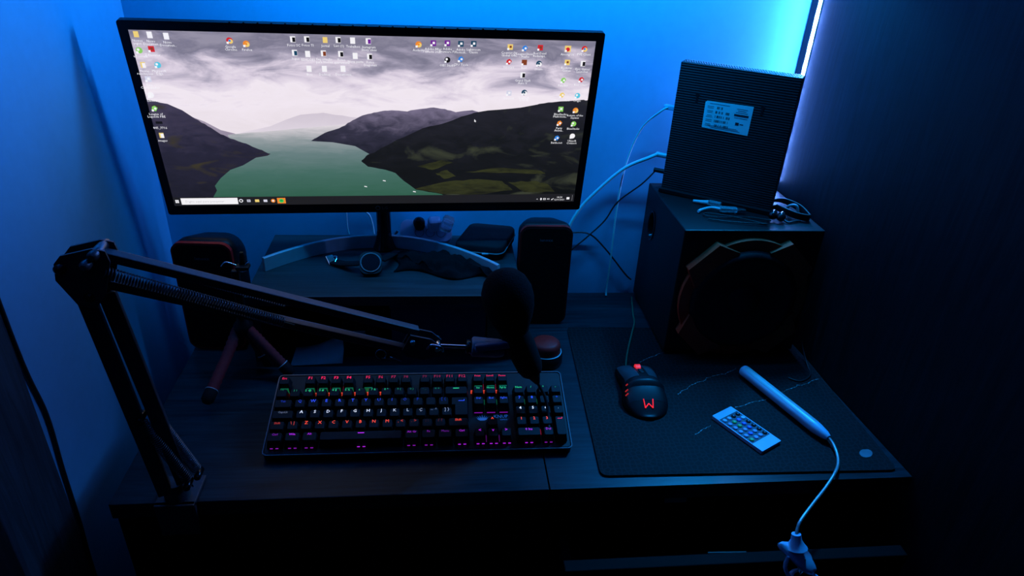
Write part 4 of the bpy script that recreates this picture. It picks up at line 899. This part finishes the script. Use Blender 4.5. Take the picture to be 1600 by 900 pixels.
def spring(a, b_, r_, turns, wire=0.0008):
    a = Vector(a); b_ = Vector(b_); d = (b_-a); z = d.normalized(); q = z.orthogonal().normalized(); k = z.cross(q)
    pts = [a + d*(i/(turns*10)) + q*r_*math.cos(2*math.pi*i/10) + k*r_*math.sin(2*math.pi*i/10) for i in range(turns*10+1)]
    s_ = B(); s_.tube(pts, wire, 5, 0); s_.tube([a-z*.012, a, a+z*.002], wire*1.3, 6, 0); s_.tube([b_, b_+z*.014], wire*1.3, 6, 0)
    s_.make('spring', CHROMED, arm)
UD = (UB-UA)
mid = lambda t, off: UA.lerp(UB, t)*(1-off) + VA.lerp(VB, t)*off
spring(mid(.02, .40) + Vector((0, -.013, 0)), mid(.53, .80) + Vector((0, -.011, 0)), 0.0062, 66)
spring(mid(.06, .22) + Vector((0, .014, 0)), mid(.52, .38) + Vector((0, .013, 0)), 0.0062, 60)
spring((-0.4005, -0.558, 0.140), (-0.366, -0.556, 0.045), 0.0062, 34); spring((-0.386, -0.548, 0.135), (-0.359, -0.541, 0.048), 0.0062, 34)
for p in ((-0.4005, -0.556, 0.146), (-0.388, -0.548, 0.142), (-0.366, -0.556, 0.037), (-0.357, -0.541, 0.040)):
    B().lathe((p[0], p[1]-.010, p[2]), (p[0], p[1]+.010, p[2]), [(0, .003), (.1, .0045), (.9, .0045), (1, .003)], 14).make('spring_pin', BLKG, arm)
cp = B(); cp.lathe((-0.388, -0.544, 0.0005), (-0.388, -0.544, 0.030), [(0, .016), (.5, .016), (.7, .012), (1, .012)], 24)
cp.box((-0.388, -0.535, 0.003), (0.05, 0.055, 0.005), bev=.001); cp.box((-0.388, -0.5575, -0.022), (0.05, 0.006, 0.055), bev=.001); cp.box((-0.388, -0.540, -0.049), (0.05, 0.036, 0.006), bev=.001)
cp.make('desk_clamp', STEEL, arm)
sw = B(); sw.cyl((-0.388, -0.536, -0.026), (-0.388, -0.536, -0.075), .004, n=12); sw.box((-0.388, -0.536, -0.076), (0.034, 0.007, 0.009), bev=.002); sw.make('clamp_screw', CHROME, arm)
hd = B()
for dy in (-0.010, 0.009):
    T = frame((-0.075, -0.427+dy, 0.162), (0.85, 0.12, -0.35), (0.12, -1, 0))
    hd.prism([(-0.022, -0.012), (-0.020, 0.014), (0.010, 0.016), (0.028, 0.008), (0.030, -0.006), (0.012, -0.018), (-0.012, -0.020)], 0.003, T)
hd.make('head_bracket', STEEL, arm)
for p in ((-0.085, -0.427, 0.171), (-0.052, -0.421, 0.156)):
    B().lathe((p[0], p[1]-.018, p[2]), (p[0], p[1]+.016, p[2]), [(0, .003), (.08, .0050), (.9, .0050), (1, .003)], 14).make('pivot_bolt', CHROME, arm)
wn_ = B(); wn_.tube([(-0.066, -0.440, 0.160), (-0.060, -0.444, 0.168), (-0.048, -0.446, 0.166), (-0.044, -0.445, 0.158)], 0.0022, 8); wn_.make('wing_nut', CHROME, arm)
B().cyl((-0.050, -0.418, 0.150), (-0.006, -0.411, 0.1425), 0.0028, n=14).make('mount_rod', CHROME, arm)
B().lathe((-0.012, -0.411, 0.1435), (-0.004, -0.410, 0.1422), [(0, .004), (.2, .010), (.9, .010), (1, .006)], 20).make('mount_collar', BLKG, arm)

mic = thing('microphone', 'black microphone with a round foam windscreen at the end of the boom', 'microphone', (0.05, -0.41, 0.10))
B().lathe((-0.0035, -0.410, 0.1425), (0.044, -0.410, 0.138), [(0, .012), (.05, .0145), (.8, .0135), (.95, .012), (1, .010)], 24).make('swivel_mount', mat('blue_grey_mount', (0.16, 0.17, 0.22), 0.45), mic)
B().box((0.026, -0.424, 0.152), (0.050, 0.008, 0.012), rot=(0, -0.12, 0), bev=.003).make('mount_clip', mat('blue_grey_clip', (0.12, 0.12, 0.20), 0.5), mic)
B().lathe((0.048, -0.410, 0.190), (0.088, -0.412, 0.094), [(0, .020), (.25, .021), (.5, .0215), (.85, .0195), (.95, .0165), (1, .012)], 28).make('body', BLKM, mic)
fm = B(); fm.lathe((0.0365, -0.409, 0.2655), (0.057, -0.410, 0.168), [(0, .0002), (.02, .010), (.08, .0215), (.18, .030), (.32, .0355), (.46, .0365), (.62, .0345), (.78, .0295), (.92, .0235), (1, .021)], 36, caps=False)
fm.make('foam_windscreen', FOAM, mic)
B().lathe((0.088, -0.412, 0.096), (0.096, -0.413, 0.078), [(0, .010), (.4, .0085), (1, .004)], 16).make('cable_plug', BLK, mic)
B().tube([(0.095, -0.4125, 0.080), (0.101, -0.416, 0.070), (0.1075, -0.424, 0.0585), (0.1115, -0.440, 0.0395), (0.1105, -0.460, 0.029), (0.107, -0.466, 0.026)], 0.0024).make('cable', WIREB, mic)

# ---------------------------------------------------------------- mini tripod with phone clamp
tp = thing('mini_tripod', 'small red-legged flexible tripod with a phone clamp beside the left speaker', 'tripod', (-0.36, -0.27, 0))
def leg(pts, foot=True):
    n = 14; b = B(); P = [Vector(p) for p in pts]
    b.tube(P, lambda t: 0.0088 + 0.0008*math.sin(t*70), 12, 12)
    l = b.make('leg', REDF, tp)
    f = B(); d = (P[-1]-P[-2]).normalized(); f.lathe(P[-1]-d*.001, P[-1]+d*.022, [(0, .0085), (.15, .0098), (.8, .0098), (1, .006)], 16); f.make('rubber_foot', RUBBER, l)
    r_ = B(); r_.torus((0, 0, 0), .0094, .0008, frame(P[-1]+d*.0005, d.orthogonal(), d), 20, 6); r_.make('foot_ring', SILVER, l)
leg([(-0.372, -0.262, 0.082), (-0.383, -0.300, 0.055), (-0.395, -0.352, 0.030)])
leg([(-0.355, -0.265, 0.085), (-0.330, -0.275, 0.058), (-0.304, -0.284, 0.028)])
leg([(-0.360, -0.256, 0.082), (-0.352, -0.256, 0.060), (-0.338, -0.262, 0.034)])
hb_ = B(); hb_.lathe((-0.362, -0.262, 0.074), (-0.362, -0.262, 0.105), [(0, .010), (.2, .015), (.6, .015), (.8, .010), (1, .008)], 20); hb_.ball((-0.362, -0.262, 0.112), .010); hb_.make('ball_head', BLK, tp)
ch = B(); ch.box((-0.362, -0.258, 0.150), (0.012, 0.010, 0.075), bev=.002); ch.box((-0.350, -0.256, 0.192), (0.020, 0.016, 0.006), bev=.002); ch.lathe((-0.352, -0.25, 0.190), (-0.351, -0.25, 0.214), [(0, .004), (.3, .0055), (.7, .0055), (1, .003)], 14)
ch.make('phone_clamp', BLK, tp)
cw = B(); cw.tube([(-0.384, -0.25, 0.190), (-0.376, -0.252, 0.198), (-0.364, -0.252, 0.194), (-0.352, -0.253, 0.189), (-0.345, -0.253, 0.196), (-0.341, -0.252, 0.198)], 0.0013, 8)
cw.tube([(-0.356, -0.258, 0.184), (-0.347, -0.259, 0.186), (-0.342, -0.258, 0.190)], 0.0012, 8); cw.make('clamp_wire', CHROME, tp)

# ---------------------------------------------------------------- red dome button
bt = thing('push_button', 'round red dome button on a black base behind the keyboard', 'button', (0.135, -0.246, 0))
B().lathe((0.135, -0.246, 0.0005), (0.135, -0.246, 0.022), [(0, .029), (.1, .0305), (.8, .0300), (1, .0275)], 36).make('base', BLK, bt)
B().torus((0.135, -0.246, 0.0222), 0.0272, 0.0011, Matrix(), 40, 8).make('chrome_ring', SILVER, bt)
B().lathe((0.135, -0.246, 0.022), (0.135, -0.246, 0.044), [(0, .0255), (.55, .0255), (.8, .0235), (.93, .018), (1, .0001)], 36, caps=False).make('dome', REDP, bt)

# ---------------------------------------------------------------- things on the riser
wt = thing('wristwatch', 'black digital watch lying on the wooden riser under the arc stand', 'watch', (-0.165, -0.155, ZR))
WT = Matrix.Translation((-0.166, -0.162, ZR+0.0185)) @ Euler((0.75, 0, 0.08)).to_matrix().to_4x4()
wb = B(); wb.prism(rrect(0.038, 0.040, 0.012, 6), 0.011, WT @ Matrix.Translation((0, 0, -0.008))); wb.make('case', BLK, wt)
wr = B(); wr.torus((0, 0, 0.0035), 0.0168, 0.0017, WT, 36, 8); wr.make('bezel', CHROMED, wt, 'thin shiny bezel ring')
wg = B(); wg.prism([(0.016*math.cos(2*math.pi*k/28), 0.016*math.sin(2*math.pi*k/28)) for k in range(28)], 0.001, WT @ Matrix.Translation((0, 0, 0.0032))); wg.make('dial', BLKG, wt)
def band(pts, w_, th, name):
    vs_ = []; P = [Vector(p) for p in pts]; Q = []
    for i in range(len(P)-1):
        for k in range(6): 
            t = k/6; a = P[max(i-1, 0)]; b_ = P[i]; c = P[i+1]; d = P[min(i+2, len(P)-1)]
            Q.append(0.5*((2*b_)+(c-a)*t+(2*a-5*b_+4*c-d)*t*t+(3*b_-a-3*c+d)*t**3))
    Q.append(P[-1]); fs = []
    for i, p in enumerate(Q):
        t = (Q[min(i+1, len(Q)-1)]-Q[max(i-1, 0)]).normalized(); sd = Vector((-t.y, t.x, 0))
        sd = sd.normalized() if sd.length > .01 else Vector((0, 1, 0)); u_ = t.cross(sd)
        vs_ += [p+sd*w_/2+u_*th/2, p-sd*w_/2+u_*th/2, p-sd*w_/2-u_*th/2, p+sd*w_/2-u_*th/2]
    for i in range(len(Q)-1):
        for k in range(4): fs.append((i*4+k, i*4+(k+1) % 4, (i+1)*4+(k+1) % 4, (i+1)*4+k))
    fs += [(0, 1, 2, 3), tuple(len(vs_)-4+k for k in range(4))]
    return B().raw(vs_, fs, True).make(name, RUBBER, wt)
band([(-0.183, -0.158, ZR+.017), (-0.200, -0.150, ZR+.012), (-0.218, -0.138, ZR+.006), (-0.236, -0.126, ZR+.004)], 0.018, 0.0026, 'strap')
band([(-0.149, -0.152, ZR+.020), (-0.137, -0.135, ZR+.019), (-0.132, -0.112, ZR+.012), (-0.131, -0.102, ZR+.006), (-0.134, -0.096, ZR+.003)], 0.016, 0.0026, 'strap')
bk = B(); bk.box((-0.239, -0.124, ZR+.006), (0.013, 0.020, 0.0022), rot=(0.5, 0, .5), bev=.0008); bk.tube([(-0.236, -0.118, ZR+.010), (-0.229, -0.121, ZR+.011), (-0.231, -0.131, ZR+.005)], .0012); bk.make('buckle', CHROME, wt, 'bright metal buckle')
# crumpled cloth
cr_ = B(); nx, ny = 34, 24; vs_ = []
import mathutils
for j in range(ny+1):
    for i in range(nx+1):
        u = i/nx; v = j/ny; x = -0.128 + 0.178*u; y = -0.176 + 0.092*v*(1-.6*u) - 0.03*(u-.5) + 0.012*math.sin(u*9+v*4)
        x += 0.008*math.sin(v*8+u*3)
        edge = min(u, 1-u, v, 1-v); h = mathutils.noise.noise(Vector((x*42, y*55, 1.7)))*0.5+mathutils.noise.noise(Vector((x*95, y*110, 4.1)))*0.3
        vs_.append((x, y, ZR + 0.0012 + max(0, min(1, edge*7))*(0.011+0.026*max(-.4, h))))
fs = [(j*(nx+1)+i, j*(nx+1)+i+1, (j+1)*(nx+1)+i+1, (j+1)*(nx+1)+i) for j in range(ny) for i in range(nx)]
m0 = len(vs_); 
cr_.raw(vs_, fs, True)
co = cr_.make('crumpled_cloth', CLOTH, None, org=(-0.04, -0.13, ZR)); so = co.modifiers.new('thickness', 'SOLIDIFY'); so.thickness = 0.001; so.offset = 1
tag(co, 'crumpled black cloth lying on the riser right of the watch', 'cloth')
# pouch
po = thing('pouch', 'flat dark rectangular case leaning behind the right end of the arc stand', 'case', (0.035, -0.065, ZR))
PT = Matrix.Translation((0.0375, -0.0640, ZR+0.0150)) @ Euler((0.03, 0.02, -0.16)).to_matrix().to_4x4()
pb = B(); pp = rrect(0.090, 0.096, 0.014, 6); rings = []
for z, k in ((-.0145, .95), (-.011, .99), (-.001, 1.0), (.001, 1.0), (.011, .985), (.0145, .94)): rings.append([PT @ Vector((x*k + .012*(y/.06), y*k, z)) for x, y in pp])
m_ = len(pp); vs_ = [p for r in rings for p in r]
pb.raw(vs_, [(j*m_+i, j*m_+(i+1) % m_, (j+1)*m_+(i+1) % m_, (j+1)*m_+i) for j in range(5) for i in range(m_)] + [tuple(range(m_)), tuple(5*m_+i for i in range(m_))], True).make('shell', POUCHM, po)
zb = B(); n = m_; zz = [PT @ Vector((x*1.006 + .012*(y/.06), y*1.006, 0)) for x, y in pp]; zb.tube(zz + zz[:1], 0.0012, 6, 0); zb.make('zip', GREYP, po)
B().box(tuple(PT @ Vector((0.004, -0.0500, 0.0))), (0.012, 0.005, 0.0025), bev=.0006).make('zip_pull', SILVER, po)
# power strip with plugs
ps = thing('power_strip', 'white power strip with plugged-in adapters behind the monitor foot', 'power strip', (-0.075, -0.028, ZR))
PS = Matrix.Translation((-0.073, -0.034, ZR+0.0205)) @ Euler((0.95, 0, -0.06)).to_matrix().to_4x4()
pb = B(); pb.prism(rrect(0.096, 0.040, 0.014, 6), 0.024, PS @ Matrix.Translation((0, 0, -0.010))); pb.make('body', WHITEP, ps)
for k in (-0.012, 0.008, 0.028):
    s_ = B(); s_.lathe(PS @ Vector((k, -0.004, 0.0125)), PS @ Vector((k, -0.004, 0.0152)), [(0, .0085), (1, .0085), (.2, .0072)], 20); s_.make('socket', BLK, ps)
k_ = B(); k_.lathe(PS @ Vector((-0.012, 0.008, 0.014)), PS @ Vector((-0.012, 0.014, 0.042)), [(0, .010), (.6, .011), (.8, .008), (1, .004)], 18); k_.make('plug', BLK, ps, 'black plug')
k_ = B(); k_.box(tuple(PS @ Vector((0.016, 0.010, 0.026))), (0.024, 0.020, 0.026), rot=(.4, 0, .2), bev=.005); k_.make('adapter', WHITEP, ps)
k_ = B(); k_.box(tuple(PS @ Vector((0.040, 0.010, 0.030))), (0.022, 0.022, 0.030), rot=(.4, .3, -.1), bev=.006); k_.make('adapter', CLEAR, ps)
B().tube([PS @ Vector((-.054, 0, .002)), (-0.137, -0.030, ZR+.010), (-0.142, -0.018, ZR+.006), (-0.16, -0.012, ZR+.004)], .0028).make('lead', WIREW, ps)
tag(B().tube([(-0.224, -0.006, 0.30), (-0.223, -0.006, 0.20), (-0.223, -0.006, 0.150), (-0.220, -0.008, ZR+.003)], .0013).make('monitor_cable', WIREW, None, org=(-0.223, -0.006, ZR)), 'thin white cable hanging down the wall left of the stand neck', 'cable')
tag(B().tube([(-0.200, -0.03, 0.25), (-0.190, -0.012, 0.19), (-0.180, -0.010, 0.175), (-0.175, -0.010, 0.155), (-0.173, -0.012, ZR+.003)], .0018).make('monitor_cable', WIREW, None, org=(-0.18, -0.01, ZR)), 'short white cable curving behind the monitor just beside the stand neck', 'cable')

# ---------------------------------------------------------------- things stored under the riser
pg = thing('paper_sheet', 'curled pale paper sheet poking out from under the riser', 'paper', (-0.255, -0.225, 0))
vs_ = []; fs = []
for i in range(9):
    u = i/8
    for j in range(5):
        v = j/4; vs_.append((-0.300+0.086*u, -0.250+0.0050*u+0.055*v, 0.0012 + 0.030*v*u*u))
fs = [(i*5+j, i*5+j+1, (i+1)*5+j+1, (i+1)*5+j) for i in range(8) for j in range(4)]
po_ = B().raw(vs_, fs, True).make('sheet', PAPER, pg); so = po_.modifiers.new('t', 'SOLIDIFY'); so.thickness = .0004
b1 = thing('storage_box', 'dark navy box standing under the right half of the riser', 'box', (-0.04, -0.15, 0))
B().box((-0.050, -0.155, 0.045), (0.165, 0.11, 0.088), bev=.002).make('box_body', BLUEBOX, b1); B().box((-0.050, -0.155, 0.0935), (0.168, 0.113, 0.009), bev=.001).make('box_lid', BLUEBOX, b1)
b2 = thing('cardboard_box', 'brown card box at the right end under the riser', 'box', (0.05, -0.16, 0))
B().box((0.051, -0.165, 0.048), (0.034, 0.10, 0.094), bev=.001).make('box_body', BROWNCARD, b2); B().box((0.051, -0.2155, 0.070), (0.024, 0.001, 0.003)).make('printed_line', INK, b2)
b3 = thing('black_case', 'plain black case standing under the middle of the riser', 'case', (-0.17, -0.17, 0))
B().box((-0.185, -0.165, 0.036), (0.058, 0.12, 0.070), bev=.004).make('case_body', BLKM, b3); B().box((-0.185, -0.226, 0.05), (0.02, 0.003, 0.008), bev=.001).make('latch', GREYP, b3)
kc = thing('key_ring', 'small metal keys hanging in the dark opening under the riser', 'keys', (-0.135, -0.232, 0.0))
kk = B(); kk.torus((0, 0, 0), .009, .0009, frame((-0.150, -0.2335, 0.0105), (1, 0, 0), (0, -1, .1)), 24, 6); kk.make('ring', CHROME, kc)
for q, dx in enumerate((0.008, 0.020)):
    k2 = B(); k2.box((-0.143+dx, -0.236-q*.004, 0.003+q*.002), (0.026, 0.004, 0.0016), rot=(0, 0.05, -.4*q-.2)); k2.lathe((-0.155+dx, -0.234, 0.0022+q*.002), (-0.155+dx, -0.234, 0.0038+q*.002), [(0, .006), (1, .006)], 16); k2.make('key_blade', CHROME, kc)

cd_ = thing('card', 'dull grey-green card standing in the open drawer by the lamp clip', 'card', (0.335, -0.622, -0.174))
B().box((0.340, -0.618, -0.118), (0.055, 0.002, 0.108), rot=(-0.06, 0.045, 0)).make('sheet', mat('grey_green_card', (0.05, 0.06, 0.05), 0.8), cd_)

# ---------------------------------------------------------------- lift everything onto the desk height
for o in list(sc.objects):
    if o.parent is None: o.location.z += ZD
